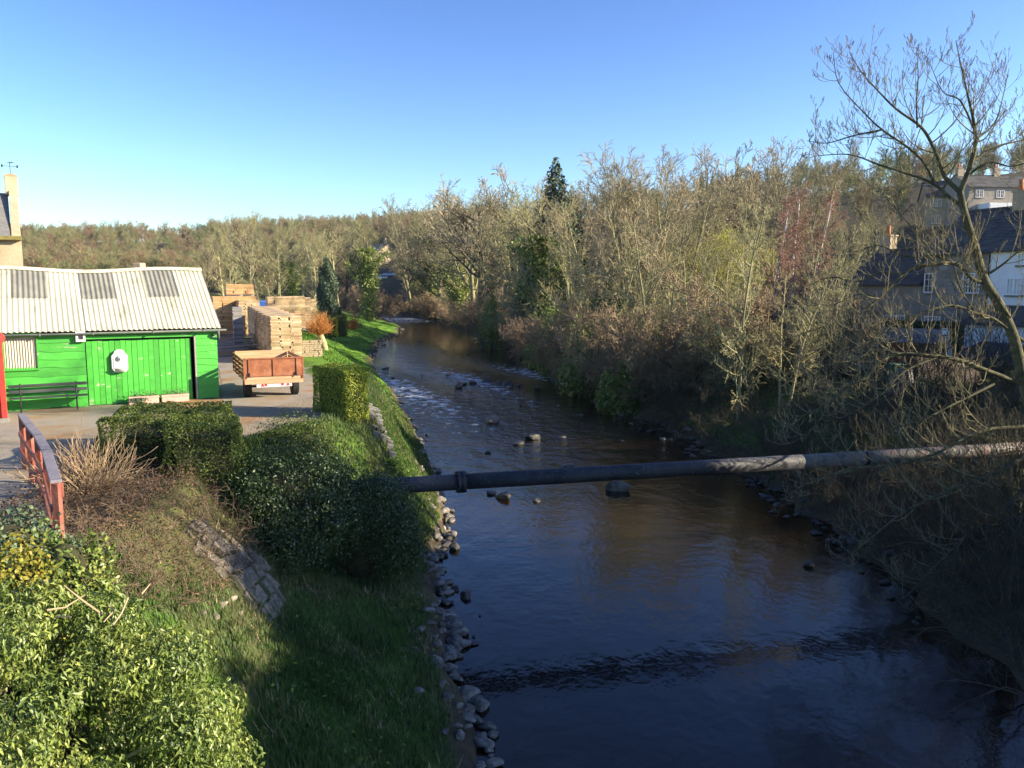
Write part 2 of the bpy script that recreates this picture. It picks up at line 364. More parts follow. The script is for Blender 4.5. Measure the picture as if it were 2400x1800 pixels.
def make_ground():
    ys = np.concatenate([np.arange(-25, 60, 0.45), np.geomspace(60, 1500, 150)])
    offs = np.concatenate([np.linspace(0, 9, 46), np.geomspace(9.3, 900, 60)])
    rows = []
    for y in ys:
        xl = (LE(y) - offs)[::-1]; xr = RE(y) + offs
        xm = np.linspace(xl[-1], xr[0], 5)[1:-1]
        xs = np.concatenate([xl, xm, xr]); rows.append(np.stack([xs, np.full_like(xs, y)], 1))
    P = np.array(rows); nr, nc = P.shape[:2]
    X, Y = P[..., 0], P[..., 1]; Z = gz(X, Y)
    v = np.stack([X, Y, Z], -1).reshape(-1, 3)
    i = np.arange(nr - 1)[:, None] * nc + np.arange(nc - 1)[None]
    f = np.stack([i, i + 1, i + nc + 1, i + nc], -1).reshape(-1, 4)
    m = bpy.data.materials.new('ground'); MATS['ground'] = m; m.use_nodes = True
    n, l = m.node_tree.nodes, m.node_tree.links; p = n['Principled BSDF']
    p.inputs['Roughness'].default_value = 0.95; p.inputs['Specular IOR Level'].default_value = 0.15
    at = n.new('ShaderNodeAttribute'); at.attribute_name = 'region'
    g = n.new('ShaderNodeNewGeometry'); sep = n.new('ShaderNodeSeparateColor'); l.new(at.outputs['Color'], sep.inputs[0])
    def nz(s, d=8):
        t = n.new('ShaderNodeTexNoise'); t.inputs['Scale'].default_value = s; t.inputs['Detail'].default_value = d; t.inputs['Roughness'].default_value = .65
        l.new(g.outputs['Position'], t.inputs['Vector']); return t.outputs['Fac']
    def ramp(fac, stops):
        r = n.new('ShaderNodeValToRGB'); e = r.color_ramp.elements
        while len(e) < len(stops): e.new(.5)
        for q, (pos, c) in zip(e, stops): q.position = pos; q.color = (*c, 1)
        l.new(fac, r.inputs[0]); return r.outputs[0]
    def mix(a, b, fac):
        x = n.new('ShaderNodeMix'); x.data_type = 'RGBA'; l.new(fac, x.inputs[0]); l.new(a, x.inputs[6]); l.new(b, x.inputs[7]); return x.outputs[2]
    grass = ramp(nz(.7), [(.3, (.045, .10, .016)), (.5, (.085, .16, .022)), (.72, (.15, .17, .045))])
    grav = ramp(nz(.35), [(.35, (.25, .205, .15)), (.5, (.32, .26, .18)), (.62, (.33, .19, .085))])
    soil = ramp(nz(1.3), [(.3, (.045, .035, .022)), (.5, (.085, .068, .042)), (.7, (.12, .115, .045))])
    lawn = ramp(nz(.5), [(.3, (.09, .20, .022)), (.6, (.15, .28, .033)), (.75, (.2, .27, .06))])
    c = mix(grass, lawn, sep.outputs[2]); c = mix(c, grav, sep.outputs[1]); c = mix(soil, c, sep.outputs[0])
    l.new(c, p.inputs['Base Color'])
    b = n.new('ShaderNodeBump'); b.inputs['Strength'].default_value = .6; b.inputs['Distance'].default_value = .12
    l.new(nz(9, 6), b.inputs['Height']); l.new(b.outputs[0], p.inputs['Normal'])
    me = mesh_np('ground', v, f, 'ground', True)
    L, T, R = LE(Y), TO(Y), RE(Y)
    left = X < L; t = (L - X) / np.maximum(L - T, .5)
    cover = np.where(left, np.clip((L - X - .5) * 2, 0, 1), np.clip((X - R - 3) / 4, 0, .35) * (Y < 70))
    cover = np.where(left & (Y > 160), .3, cover)
    cover = np.where((~left) & (Y > 30) & (Y < 46) & (X - R > 1.2) & (X - R < 5), .8, cover)
    cover = np.where(left & (t > .6) & (t < 1.5) & (Y > 11.5) & (Y < 18.8), .25, cover)
    lawnv = np.where(left & (Y > 33) & (Y < 165) & (t < 1.6), np.clip((Y - 33) / 8, 0, 1), 0)
    gravel = np.where(left & (Y > 8) & (Y < 120) & (t > 1.08), 1.0, 0.0)
    gravel = np.where(left & (Y > 30) & (t < 1.9) & (Y < 64) & (X > TO(Y) - 3.2 - (Y - 30) * .05), 0, gravel)
    gravel = np.where(left & (Y >= 64) & (t < 1.9), 0, gravel)
    col = np.stack([cover, gravel, lawnv, np.ones_like(cover)], -1).reshape(-1, 4).astype(np.float32)
    a = me.color_attributes.new('region', 'FLOAT_COLOR', 'POINT'); a.data.foreach_set('color', col.ravel())
    tag(put('ground', me), kind='structure')
make_ground()

def make_river():
    ys = np.concatenate([np.arange(-25, 100, 0.8), np.geomspace(100.5, 330, 60)])
    rows = []
    for y in ys:
        xs = np.linspace(LE(y) - 1.5, RE(y) + 1.5, 36); rows.append(np.stack([xs, np.full_like(xs, y), np.zeros_like(xs)], 1))
    P = np.array(rows); nr, nc = P.shape[:2]
    i = np.arange(nr - 1)[:, None] * nc + np.arange(nc - 1)[None]
    f = np.stack([i, i + 1, i + nc + 1, i + nc], -1).reshape(-1, 4)
    m = bpy.data.materials.new('water'); MATS['water'] = m; m.use_nodes = True
    n, l = m.node_tree.nodes, m.node_tree.links; p = n['Principled BSDF']
    g = n.new('ShaderNodeNewGeometry'); at = n.new('ShaderNodeAttribute'); at.attribute_name = 'rapid'
    def nz(s, st, d=4, rg=.55):
        mp = n.new('ShaderNodeMapping'); mp.inputs['Scale'].default_value = st; l.new(g.outputs['Position'], mp.inputs['Vector'])
        t = n.new('ShaderNodeTexNoise'); t.inputs['Scale'].default_value = s; t.inputs['Detail'].default_value = d; t.inputs['Roughness'].default_value = rg
        l.new(mp.outputs[0], t.inputs['Vector']); return t.outputs['Fac']
    def mth(op, a, b):
        x = n.new('ShaderNodeMath'); x.operation = op
        for k, q in enumerate((a, b)):
            if isinstance(q, (int, float)): x.inputs[k].default_value = q
            else: l.new(q, x.inputs[k])
        return x.outputs[0]
    fine = nz(5.5, (1, .75, 1)); mid = nz(1.4, (1, .6, 1), 3); big = nz(.3, (1, .5, 1), 2)
    rip = mth('ADD', mth('MULTIPLY', fine, .32), mth('MULTIPLY', mid, 1.0))
    amp = mth('ADD', mth('MULTIPLY', big, .5), mth('MULTIPLY', at.outputs['Fac'], 8.0))
    chop = nz(.75, (1, .45, 1), 5, .6)
    hgt = mth('ADD', mth('MULTIPLY', rip, mth('ADD', amp, .12)), mth('MULTIPLY', mth('MULTIPLY', chop, at.outputs['Fac']), 9.0))
    b = n.new('ShaderNodeBump'); b.inputs['Strength'].default_value = .35; b.inputs['Distance'].default_value = .16
    l.new(hgt, b.inputs['Height']); l.new(b.outputs[0], p.inputs['Normal'])
    foam_n = nz(1.5, (.8, .8, 1), 7, .72)
    foam = mth('MULTIPLY', mth('GREATER_THAN', mth('ADD', foam_n, mth('MULTIPLY', at.outputs['Fac'], .40)), .8), 1.0)
    rp = n.new('ShaderNodeValToRGB'); e = rp.color_ramp.elements
    e[0].position = .35; e[0].color = (.004, .003, .002, 1); e[1].position = .68; e[1].color = (.018, .0105, .005, 1)
    l.new(nz(.22, (1, .6, 1), 6), rp.inputs[0])
    mx = n.new('ShaderNodeMix'); mx.data_type = 'RGBA'; l.new(foam, mx.inputs[0]); l.new(rp.outputs[0], mx.inputs[6]); mx.inputs[7].default_value = (.55, .58, .6, 1)
    l.new(mx.outputs[2], p.inputs['Base Color'])
    p.inputs['IOR'].default_value = 1.33; p.inputs['Specular IOR Level'].default_value = .65
    rr = n.new('ShaderNodeMapRange'); rr.inputs['To Min'].default_value = .04; rr.inputs['To Max'].default_value = .5
    l.new(foam, rr.inputs['Value']); l.new(rr.outputs[0], p.inputs['Roughness'])
    me = mesh_np('river', P.reshape(-1, 3), f, 'water', True)
    X, Y = P[..., 0], P[..., 1]
    u = (X - LE(Y)) / (RE(Y) - LE(Y))
    rap = (np.exp(-((Y - 62 - 14 * u) / 16) ** 2) * .75) * (.65 + .35 * np.sin(X * .9 + Y * .35)) + .8 * np.exp(-((Y - 190) / 26) ** 2) + .35 * np.exp(-((Y - 46) / 12) ** 2) + .25 * np.exp(-((Y - 100) / 14) ** 2) * (u < .5)
    col = np.repeat(np.clip(rap, 0, 1)[..., None], 4, -1).reshape(-1, 4).astype(np.float32)
    a = me.color_attributes.new('rapid', 'FLOAT_COLOR', 'POINT'); a.data.foreach_set('color', col.ravel())
    tag(put('river', me), kind='structure')
make_river()
# ------------------------------------------------------------------ corrugated shed
RNG = random.Random(5)
def paint_mat(name, base, worn, lo=.62, hi=.7):
    m = bpy.data.materials.new(name); MATS[name] = m; m.use_nodes = True
    n, l = m.node_tree.nodes, m.node_tree.links; p = n['Principled BSDF']
    tc = n.new('ShaderNodeTexCoord'); mp = n.new('ShaderNodeMapping'); mp.inputs['Scale'].default_value = (1, 1, 3.5)
    oi = n.new('ShaderNodeObjectInfo'); ad = n.new('ShaderNodeVectorMath'); ad.operation = 'ADD'
    cb = n.new('ShaderNodeCombineXYZ'); mu = n.new('ShaderNodeMath'); mu.operation = 'MULTIPLY'; mu.inputs[1].default_value = 37
    l.new(oi.outputs['Random'], mu.inputs[0]); l.new(mu.outputs[0], cb.inputs[0])
    l.new(tc.outputs['Object'], ad.inputs[0]); l.new(cb.outputs[0], ad.inputs[1]); l.new(ad.outputs[0], mp.inputs[0])
    t = n.new('ShaderNodeTexNoise'); t.inputs['Scale'].default_value = 1.4; t.inputs['Detail'].default_value = 7; t.inputs['Roughness'].default_value = .6
    l.new(mp.outputs[0], t.inputs['Vector'])
    r = n.new('ShaderNodeValToRGB'); e = r.color_ramp.elements
    e[0].position = .3; e[0].color = (*[c * .82 for c in base], 1)
    e[1].position = .55; e[1].color = (*base, 1)
    x = e.new(lo); x.color = (*base, 1); x = e.new(hi); x.color = (*worn, 1)
    l.new(t.outputs['Fac'], r.inputs[0])
    mr = n.new('ShaderNodeMapRange'); mr.inputs['To Min'].default_value = .76; mr.inputs['To Max'].default_value = 1.12
    hs = n.new('ShaderNodeHueSaturation'); l.new(oi.outputs['Random'], mr.inputs['Value']); l.new(mr.outputs[0], hs.inputs['Value'])
    l.new(r.outputs[0], hs.inputs['Color']); l.new(hs.outputs[0], p.inputs['Base Color'])
    p.inputs['Roughness'].default_value = .55
    b = n.new('ShaderNodeBump'); b.inputs['Strength'].default_value = .3; b.inputs['Distance'].default_value = .02
    t2 = n.new('ShaderNodeTexNoise'); t2.inputs['Scale'].default_value = 14; l.new(mp.outputs[0], t2.inputs['Vector'])
    l.new(t2.outputs['Fac'], b.inputs['Height']); l.new(b.outputs[0], p.inputs['Normal'])
paint_mat('green_paint', (.06, .40, .036), (.40, .38, .27), .62, .68)
paint_mat('green_dark', (.02, .13, .03), (.1, .12, .06), .75, .85)
mat('roof_sheet', [(.28, (.36, .33, .22)), (.42, (.55, .51, .36)), (.7, (.64, .60, .44))], 1.3, .6, .1, stretch=(1, .4, 1), obj=.08)
mat('roof_grey', [(.17, .165, .14), (.27, .26, .21)], 2.5, .7, .1, stretch=(1, .4, 1))
mat('gutter', [(.10, .12, .11), (.17, .18, .165)], 3, .5)
mat('plaque', [(.6, .58, .58), (.72, .70, .70)], 6, .7, .15)
mat('corrugated_cream', [(.42, .38, .28), (.56, .51, .40)], 3, .7)

SA = math.radians(30)
SHC = atz(515, 932, YARD)
shed = empty('green_shed', tuple(SHC), SA, label='bright green timber shed with pale corrugated roof and vertical plank doors', category='shed')
SX, SN = np.array([math.cos(SA), math.sin(SA), 0]), np.array([-math.sin(SA), math.cos(SA), 0])
def swall(px, py, off=0.0):
    """photo pixel -> shed-local (x, z) on the plane y = off"""
    d = ray(px, py); o = np.array([0, 0, CAM_Z]); q = SHC + SN * off
    t = np.dot(q - o, SN) / np.dot(d, SN); P = o + d * t - SHC
    return float(np.dot(P, SX)), float(P[2])
def shed_part(mb, name, material, parent=None, **k): return mb.build(name, material, parent or shed, **k)
SHL, SHD, EAVE = 9.5, 7.0, 2.45
xd0, xd1, xj = swall(205, 900)[0], swall(452, 900)[0], swall(463, 900)[0]
xw0, xw1 = swall(10, 820)[0], swall(86, 820)[0]
zw0, zw1 = swall(86, 863)[1], swall(86, 783)[1]
# carcass behind the planks: walls of plain boards, gable ends closed up to the ridge
RISE = 2.08
m = MB(); m.box(-SHL, xd0, .045, .12, 0, EAVE - .05); m.box(xj, 0, .045, .12, 0, EAVE - .05); m.box(xd0, xj, .045, .12, 2.18, EAVE - .05)
m.box(-SHL, 0, SHD - .08, SHD, 0, EAVE)
m.prism([(-.08, .12, 0), (-.08, SHD, 0), (-.08, SHD, EAVE), (-.08, SHD / 2, EAVE + RISE - .05), (-.08, .12, EAVE)], (.08, 0, 0))
m.prism([(-SHL, .12, 0), (-SHL, SHD, 0), (-SHL, SHD, EAVE), (-SHL, SHD / 2, EAVE + RISE - .05), (-SHL, .12, EAVE)], (.08, 0, 0))
m.box(-SHL + .08, -.08, .12, SHD - .08, 0, .03)
shed_part(m, 'wall', 'green_dark')
def waney(x0, x1, z0, z1, seed):
    r = random.Random(seed); n = 14
    ph, ph2, a = r.uniform(0, 6), r.uniform(0, 6), r.uniform(.012, .03)
    kn = r.uniform(x0, x1); lo, hi = [], []
    for i in range(n + 1):
        x = x0 + (x1 - x0) * i / n
        dz = a * math.sin(x * 2.3 + ph) + .6 * a * math.sin(x * 5.9 + ph2) - .05 * r.random() * math.exp(-((x - kn) / .12) ** 2)
        lo.append((x, z0 + dz)); hi.append((x, z1))
    mb = MB(); vs = []
    for (x, zl), (_, zh) in zip(lo, hi):
        vs += [(x, -.022, zl), (x, .005, zh), (x, .012, zl), (x, .03, zh)]
    fs = []
    for i in range(n):
        a4, b4 = 4 * i, 4 * i + 4
        fs += [(a4, b4, b4 + 1, a4 + 1), (a4 + 2, a4 + 3, b4 + 3, b4 + 2), (a4, a4 + 2, b4 + 2, b4), (a4 + 1, b4 + 1, b4 + 3, a4 + 3)]
    fs += [(0, 1, 3, 2), (4 * n, 4 * n + 2, 4 * n + 3, 4 * n + 1)]
    mb.add(vs, fs); return mb
k = 0
for x0, x1, rows in ((-SHL, xd0 - .01, 9), (xj + .01, -.01, 10)):
    for i in range(rows):
        z0 = .02 + i * (EAVE - .1) / rows; z1 = z0 + (EAVE - .1) / rows + .045
        segs = [(x0, x1)]
        if x0 < -5 and z1 > zw0 and z0 < zw1:          # leave the window opening free
            segs = [(x0, xw0 - .05), (xw1 + .03, x1)]
            if z0 < zw0 - .1 or z1 > zw1 + .12: segs = [(x0, x1)]
        for a, b in segs:
            k += 1; shed_part(waney(a, b, z0, min(z1, EAVE - .06), k), 'plank', 'green_paint')
# sliding door: vertical boards behind the wall line, with its dark jamb
door = shed_part(MB().box(xd0 + .02, xd1, .105, .13, .03, 2.14), 'door', 'green_dark')
nb = 19; bw = (xd1 - xd0 - .02) / nb
for i in range(nb):
    x0 = xd0 + .02 + i * bw
    mb = MB().box(x0 + .006, x0 + bw - .006 + RNG.uniform(-.004, .002), .075 + RNG.uniform(0, .012), .103, .02, 2.12 + RNG.uniform(-.01, .01))
    mb.build('door_board', 'green_paint', door)
shed_part(MB().box(xj - .05, xj, -.03, .12, 0, 2.2), 'jamb', 'timber_grey')
shed_part(MB().box(xd0, xj, -.03, .04, 2.2, 2.3), 'door_track', 'green_paint')
# window boarded with corrugated sheet
win = shed_part(MB().box(xw0 - .04, xw1 + .05, -.05, .05, zw1, zw1 + .06).box(xw0 - .04, xw1 + .05, -.06, .05, zw0 - .06, zw0).box(xw1, xw1 + .05, -.05, .05, zw0, zw1).box(xw0 - .04, xw0, -.05, .05, zw0, zw1), 'window_frame', 'green_paint')
vs, fs = [], []; N = 110
for i in range(N + 1):
    x = xw0 + (xw1 - xw0) * i / N; y = .012 + .014 * math.sin(2 * math.pi * (x - xw0) / .075)
    vs += [(x, y, zw0), (x, y, zw1)]
    if i < N: fs.append((2 * i, 2 * i + 2, 2 * i + 3, 2 * i + 1))
MB().add(vs, fs).build('corrugated_panel', 'corrugated_cream', win, smooth=True)
# roof sheets: two rows per slope, translucent grey ones in the upper row
def sag(x): return -.085 * math.exp(-((x + 4.2) / 1.9) ** 2) - .03 * math.sin(x * 1.3)
def rz_(s, x): return EAVE + .03 + RISE * s + sag(x) * s
def roof_sheet(x0, x1, s0, s1, lift, front=True):
    N = max(8, int((x1 - x0) / .0193)); vs, fs = [], []; S = 3
    for i in range(N + 1):
        x = x0 + (x1 - x0) * i / N; w = .017 * math.cos(2 * math.pi * x / .155)
        for j in range(S + 1):
            s = s0 + (s1 - s0) * j / S
            y = -.17 + (SHD / 2 + .17) * s
            if not front: y = SHD - y
            vs.append((x, y, rz_(s, x) + lift + w))
    for i in range(N):
        for j in range(S):
            q = i * (S + 1) + j; fs.append((q, q + S + 1, q + S + 2, q + 1))
    return MB().add(vs, fs)
SW = 1.035
for c in range(10):
    x1 = .12 - c * SW; x0 = x1 - SW - .04
    dx = 0
    for r, (s0, s1) in enumerate(((-.0, .535), (.50, 1.0))):
        grey = r == 1 and c in (1, 3, 5)
        o = shed_part(roof_sheet(x0, x1, s0, s1, .012 * r + .006 * (c % 2)), 'roof_sheet', 'roof_grey' if grey else 'roof_sheet', smooth=True)
        if grey: o['label'] = 'grey rooflight sheet set among pale roof sheets'
    shed_part(roof_sheet(x0, x1, 0, 1, .006 * (c % 2), False), 'roof_sheet', 'roof_sheet', smooth=True)
vs, fs = [], []
for i in range(41):
    x = .14 - i * (10 * SW + .1) / 40; z = rz_(1, x) + .03
    vs += [(x, SHD / 2 - .2, z - .09), (x, SHD / 2, z + .03), (x, SHD / 2 + .2, z - .09)]
    if i < 40: a = 3 * i; fs += [(a, a + 1, a + 4, a + 3), (a + 1, a + 2, a + 5, a + 4)]
shed_part(MB().add(vs, fs), 'ridge_cap', 'roof_sheet')
# gutter (half round), fascia, downpipe elbow
vs, fs = [], []
for i, x in enumerate((-SHL, .28)):
    for kx in range(9):
        a = math.pi * kx / 8; vs.append((x, -.2 - .065 * math.cos(a), EAVE - .02 - .065 * math.sin(a) - .012 * (1 - i)))
for kx in range(8): fs.append((kx, kx + 1, kx + 10, kx + 9))
gut = shed_part(MB().add(vs, fs), 'gutter', 'gutter', smooth=True)
sol = gut.modifiers.new('thick', 'SOLIDIFY'); sol.thickness = .008
for x in (-7.6, -5.4, -3.9, -2.1, -.5): shed_part(MB().box(x, x + .05, -.275, -.125, EAVE - .1, EAVE - .01), 'gutter_bracket', 'gutter', bevel=.004)
shed_part(MB().box(-SHL, .1, -.03, -.005, EAVE - .13, EAVE - .03), 'fascia', 'green_paint')
shed_part(MB().tube([(.02, -.2, EAVE - .08), (.02, -.2, EAVE - .2), (.05, -.06, EAVE - .34), (.05, .12, EAVE - .4)], .035, 8), 'downpipe', 'gutter', smooth=True)
# outside lamp with sensor
xl, zl = swall(499, 784)
lamp = shed_part(MB().sphere((xl, -.09, zl), (.055, .07, .06)), 'outside_lamp', 'black_iron', smooth=True)
MB().box(xl - .03, xl + .03, -.03, 0, zl - .12, zl + .04).build('lamp_bracket', 'pot_white', lamp, bevel=.005)

# pale vent box
xv, zv = swall(188, 788)
vb = empty('vent_box', tuple(SHC + SX * xv - SN * .02 + np.array([0, 0, zv])), SA, label='small square white hollow box fixed high on green shed wall', category='vent')
MB().box(-.14, .14, -.13, -.11, .1, .17).box(-.14, .14, -.13, -.11, -.17, -.1).box(-.14, -.07, -.13, -.11, -.1, .1).box(.07, .14, -.13, -.11, -.1, .1).box(-.14, .14, -.109, 0, .13, .17).box(-.14, .14, -.109, 0, -.17, -.13).box(-.14, -.11, -.109, 0, -.13, .13).box(.11, .14, -.109, 0, -.13, .13).build('casing', 'plaque', vb, bevel=.006)
MB().box(-.07, .07, -.012, -.002, -.1, .1).build('back_plate', 'timber_grey', vb)

# wall plaque / fountain with a lion face
xp, zp = swall(280, 846, .07)
pl = empty('wall_plaque', tuple(SHC + SX * xp + SN * .07 + np.array([0, 0, zp])), SA, label='white arched wall fountain with a lion face on green door', category='plaque')
def arch(w, h, d0, d1, s=1.0):
    pts = [(-w, -h * .72), (-w * .7, -h * .95), (0, -h), (w * .7, -h * .95), (w, -h * .72), (w, h * .45), (w * .86, h * .58), (w * .74, h * .64), (w * .6, h * .86), (w * .3, h), (-w * .3, h), (-w * .6, h * .86), (-w * .74, h * .64), (-w * .86, h * .58), (-w, h * .45)]
    return MB().prism([(x * s, d0, z * s) for x, z in pts], (0, d1 - d0, 0))
arch(.245, .385, -.10, 0).build('back_slab', 'plaque', pl, bevel=.012)
arch(.19, .30, -.118, -.101).build('inner_panel', 'pot_white', pl, bevel=.006)
face = MB().sphere((0, -.15, .10), (.085, .05, .095), 12, 8).build('lion_face', 'pot_white', pl, smooth=True)
MB().sphere((-.035, -.195, .125), .013).sphere((.035, -.195, .125), .013).sphere((0, -.205, .095), (.018, .022, .016)).sphere((0, -.19, .06), (.03, .02, .012)).build('face_features', 'black_iron', face, smooth=True)
MB().add(*(lambda n: ([(.2 * math.cos(math.pi * i / n), -.12 - .14 * math.sin(math.pi * i / n), -.22) for i in range(n + 1)] + [(.13 * math.cos(math.pi * i / n), -.11 - .06 * math.sin(math.pi * i / n), -.36) for i in range(n + 1)],
      [(i, i + 1, n + 2 + i, n + 1 + i) for i in range(n)] + [tuple(range(n + 1, 2 * n + 2))]))(10)).build('basin', 'plaque', pl, smooth=True)

# bench against the shed
bx0, bx1 = swall(22, 945)[0], swall(206, 945)[0]
BL = bx1 - bx0
bn = empty('slatted_bench', tuple(SHC + SX * (bx0 + bx1) / 2 - SN * .12), SA, label='long dark slatted bench standing against the green shed', category='bench')
for y, z, h in ((-.09, .80, .10), (-.055, .62, .10)): MB().box(-BL / 2, BL / 2, y - .03, y, z - h / 2, z + h / 2).build('back_slat', 'bench_wood', bn, bevel=.008)
for i in range(4): MB().box(-BL / 2, BL / 2, -.52 + i * .11, -.43 + i * .11, .415 + (.012 if i in (0, 3) else 0), .445 + (.012 if i in (0, 3) else 0)).build('seat_slat', 'bench_wood', bn, bevel=.006)
for x in (-BL / 2 + .32, BL / 2 - .32):
    lg = MB()
    lg.tube([(x, -.52, 0), (x, -.46, .2), (x, -.5, .4)], .022, 6).tube([(x, -.02, 0), (x, -.09, .2), (x, -.1, .42), (x, -.045, .88)], .022, 6).tube([(x, -.5, .4), (x, -.1, .4)], .02, 6).tube([(x, -.46, .2), (x, -.3, .27), (x, -.09, .2)], .016, 6)
    lg.build('leg', 'black_iron', bn, smooth=True)

# leaf cards ---------------------------------------------------------------------------------
def leaf_mesh(name, P, Nn, size, material, seed, aspect=.55, droop=.4, up=0.0, jitter=.7, fold=.25):
    """one folded diamond leaf per point; returns a mesh"""
    r = np.random.default_rng(seed); n = len(P)
    nn = Nn + r.normal(0, jitter, (n, 3)); nn /= np.linalg.norm(nn, axis=1, keepdims=True) + 1e-9
    t = r.normal(0, 1, (n, 3)); t[:, 2] -= droop * 2; t[:, 2] += up * 2
    t -= (t * nn).sum(1, keepdims=True) * nn; t /= np.linalg.norm(t, axis=1, keepdims=True) + 1e-9
    b = np.cross(nn, t); s = (size * r.uniform(.6, 1.35, n))[:, None]
    a0 = P - t * s * .5; tip = P + t * s * .5 - nn * s * .12
    l = P - t * s * .08 + b * s * aspect * .5 + nn * s * fold * .3; q = P - t * s * .08 - b * s * aspect * .5 + nn * s * fold * .3
    v = np.stack([a0, q, tip, l], 1).reshape(-1, 3)
    i = np.arange(n)[:, None] * 4
    return mesh_np(name, v, [np.concatenate([i + np.array([[0, 1, 2]]), i + np.array([[0, 2, 3]])])], material)
def sphere_pts(n, r):
    p = r.normal(0, 1, (n, 3)); return p / np.linalg.norm(p, axis=1, keepdims=True)

# two troughs of young plants by the shed door
for (pa, pb, pz, lab) in ((302, 372, 950, 'longer pink trough with trailing plant at the green door'), (379, 442, 948, 'shorter pink trough of seedlings at the green door')):
    xa, xb = swall(pa, 945, -.22)[0], swall(pb, 945, -.22)[0]; W = xb - xa
    tr = empty('plant_trough', tuple(SHC + SX * (xa + xb) / 2 - SN * .24), SA, label=lab, category='planter', group='troughs by the shed door')
    mb = MB(); mb.box(-W / 2, W / 2, -.12, -.09, 0, .26); mb.box(-W / 2, W / 2, .09, .12, 0, .26); mb.box(-W / 2, -W / 2 + .03, -.09, .09, 0, .26); mb.box(W / 2 - .03, W / 2, -.09, .09, 0, .26); mb.box(-W / 2 + .03, W / 2 - .03, -.09, .09, .01, .2)
    mb.build('trough', 'trough', tr, bevel=.012)
    MB().box(-W / 2 - .012, W / 2 + .012, -.135, -.121, .19, .255).build('rim', 'trough', tr, bevel=.006)
    r = np.random.default_rng(int(pa)); n = 420
    P = np.stack([r.uniform(-W / 2 + .05, W / 2 - .05, n), r.uniform(-.08, .08, n), .2 + np.abs(r.normal(0, .11, n))], 1)
    put('plants', leaf_mesh('plants', P, np.tile([0, 0, 1.], (n, 1)), .055, 'leaf_grey', 3, droop=-.4), tr)['kind'] = 'stuff'
    if pa < 350:
        n = 500; P = np.stack([r.normal(-W * .2, .12, n), np.full(n, -.145) + r.normal(0, .012, n), .22 - np.abs(r.normal(0, .09, n))], 1); P[:, 2] = np.clip(P[:, 2], .02, 1)
        put('trailing_plant', leaf_mesh('trailing', P, np.tile([0, -1., 0], (n, 1)), .05, 'leaf_grey', 4), tr)['kind'] = 'stuff'

# ------------------------------------------------------------------ paths on the flat yard
def sheet(name, pts, z, material, kind='structure'):
    return tag(MB().add([(x, y, z) for x, y in pts], [tuple(range(len(pts)))]).build(name, material), kind=kind)
g2 = lambda px, py: tuple(atz(px, py, YARD)[:2])
sheet('path', [g2(-300, 1260), g2(120, 1215), g2(110, 1120), g2(100, 1050), g2(190, 1010), g2(330, 975), g2(420, 957), g2(300, 950), g2(150, 957), g2(-260, 975)], YARD + .006, 'asphalt')
sheet('yard_asphalt', [g2(522, 950), g2(640, 955), g2(735, 930), g2(735, 885), g2(700, 870), g2(660, 868), g2(600, 790), g2(560, 760), g2(480, 752), g2(500, 800), g2(520, 900)], YARD + .006, 'asphalt')

# ------------------------------------------------------------------ red kiosk at the edge of the frame
kb = atz(4, 992, YARD)
ki = empty('red_kiosk', (kb[0] - .62, kb[1] + .3, YARD), math.radians(32), label='tall red painted kiosk on a stone plinth beside the path', category='kiosk')
MB().box(-.56, .56, -.56, .56, 0, .13).build('plinth', 'concrete', ki, bevel=.015)
mb = MB()
for sx in (-1, 1):
    for sy in (-1, 1): mb.box(sx * .45 - .075, sx * .45 + .075, sy * .45 - .075, sy * .45 + .075, .13, 2.35)
mb.build('corner_post', 'red_paint', ki, bevel=.015)
MB().box(-.40, .40, -.46, -.42, .13, .45).box(-.40, .40, .42, .46, .13, .45).box(.42, .46, -.40, .40, .13, .45).box(-.46, -.42, -.40, .40, .13, .45).build('lower_panel', 'red_paint', ki, bevel=.008)
for nx, ny in ((0, -1), (1, 0), (0, 1), (-1, 0)):
    mb = MB(); R = Matrix.Rotation(math.atan2(nx, -ny), 4, 'Z')
    mb.box(-.375, .375, -.445, -.435, .45, 2.2, R)
    pn = mb.build('pane', 'glass', ki)
    mb = MB()
    for i in range(8): mb.box(-.375, .375, -.47, -.446, .45 + i * .245, .475 + i * .245, R)
    for x in (-.26, .26): mb.box(x - .012, x + .012, -.472, -.448, .45, 2.19, R)
    mb.build('glazing_bars', 'red_paint', pn)
MB().box(-.52, .52, -.52, .52, 2.2, 2.42).build('head_band', 'red_paint', ki, bevel=.02)
MB().sphere((0, 0, 2.42), (.62, .62, .3), 16, 8).build('dome', 'red_paint', ki, smooth=True)

# ------------------------------------------------------------------ wooden handrail
RZ = 5.05
rp_ = [atz(px, py, RZ) for px, py in ((51, 973), (68, 996), (89, 1021), (109, 1057), (131, 1128))]
ra = rp_[0]
rl = empty('red_handrail', (ra[0], ra[1], YARD), 0, label='weathered red wooden railing with grey top rail beside the path', category='railing')
rv = [Vector((p[0] - ra[0], p[1] - ra[1], 0)) for p in rp_]
for a_, b_ in zip(rv, rv[1:]):
    dn = (b_ - a_).normalized(); ds = Vector((-dn.y, dn.x, 0)); e_ = dn * .03
    MB().bar(a_ - e_ + Vector((0, 0, RZ - YARD)), b_ + e_ + Vector((0, 0, RZ - YARD)), .15, .045).build('top_rail', 'rail_top', rl, bevel=.006)
    for z in (.78, .42): MB().bar(a_ - ds * .075 + Vector((0, 0, z)), b_ - ds * .075 + Vector((0, 0, z)), .03, .095).build('side_rail', 'red_rail', rl, bevel=.005)
    MB().bar(a_ + ds * .075 + Vector((0, 0, 1.04)), b_ + ds * .075 + Vector((0, 0, 1.04)), .03, .2).build('side_board', 'red_rail', rl, bevel=.005)
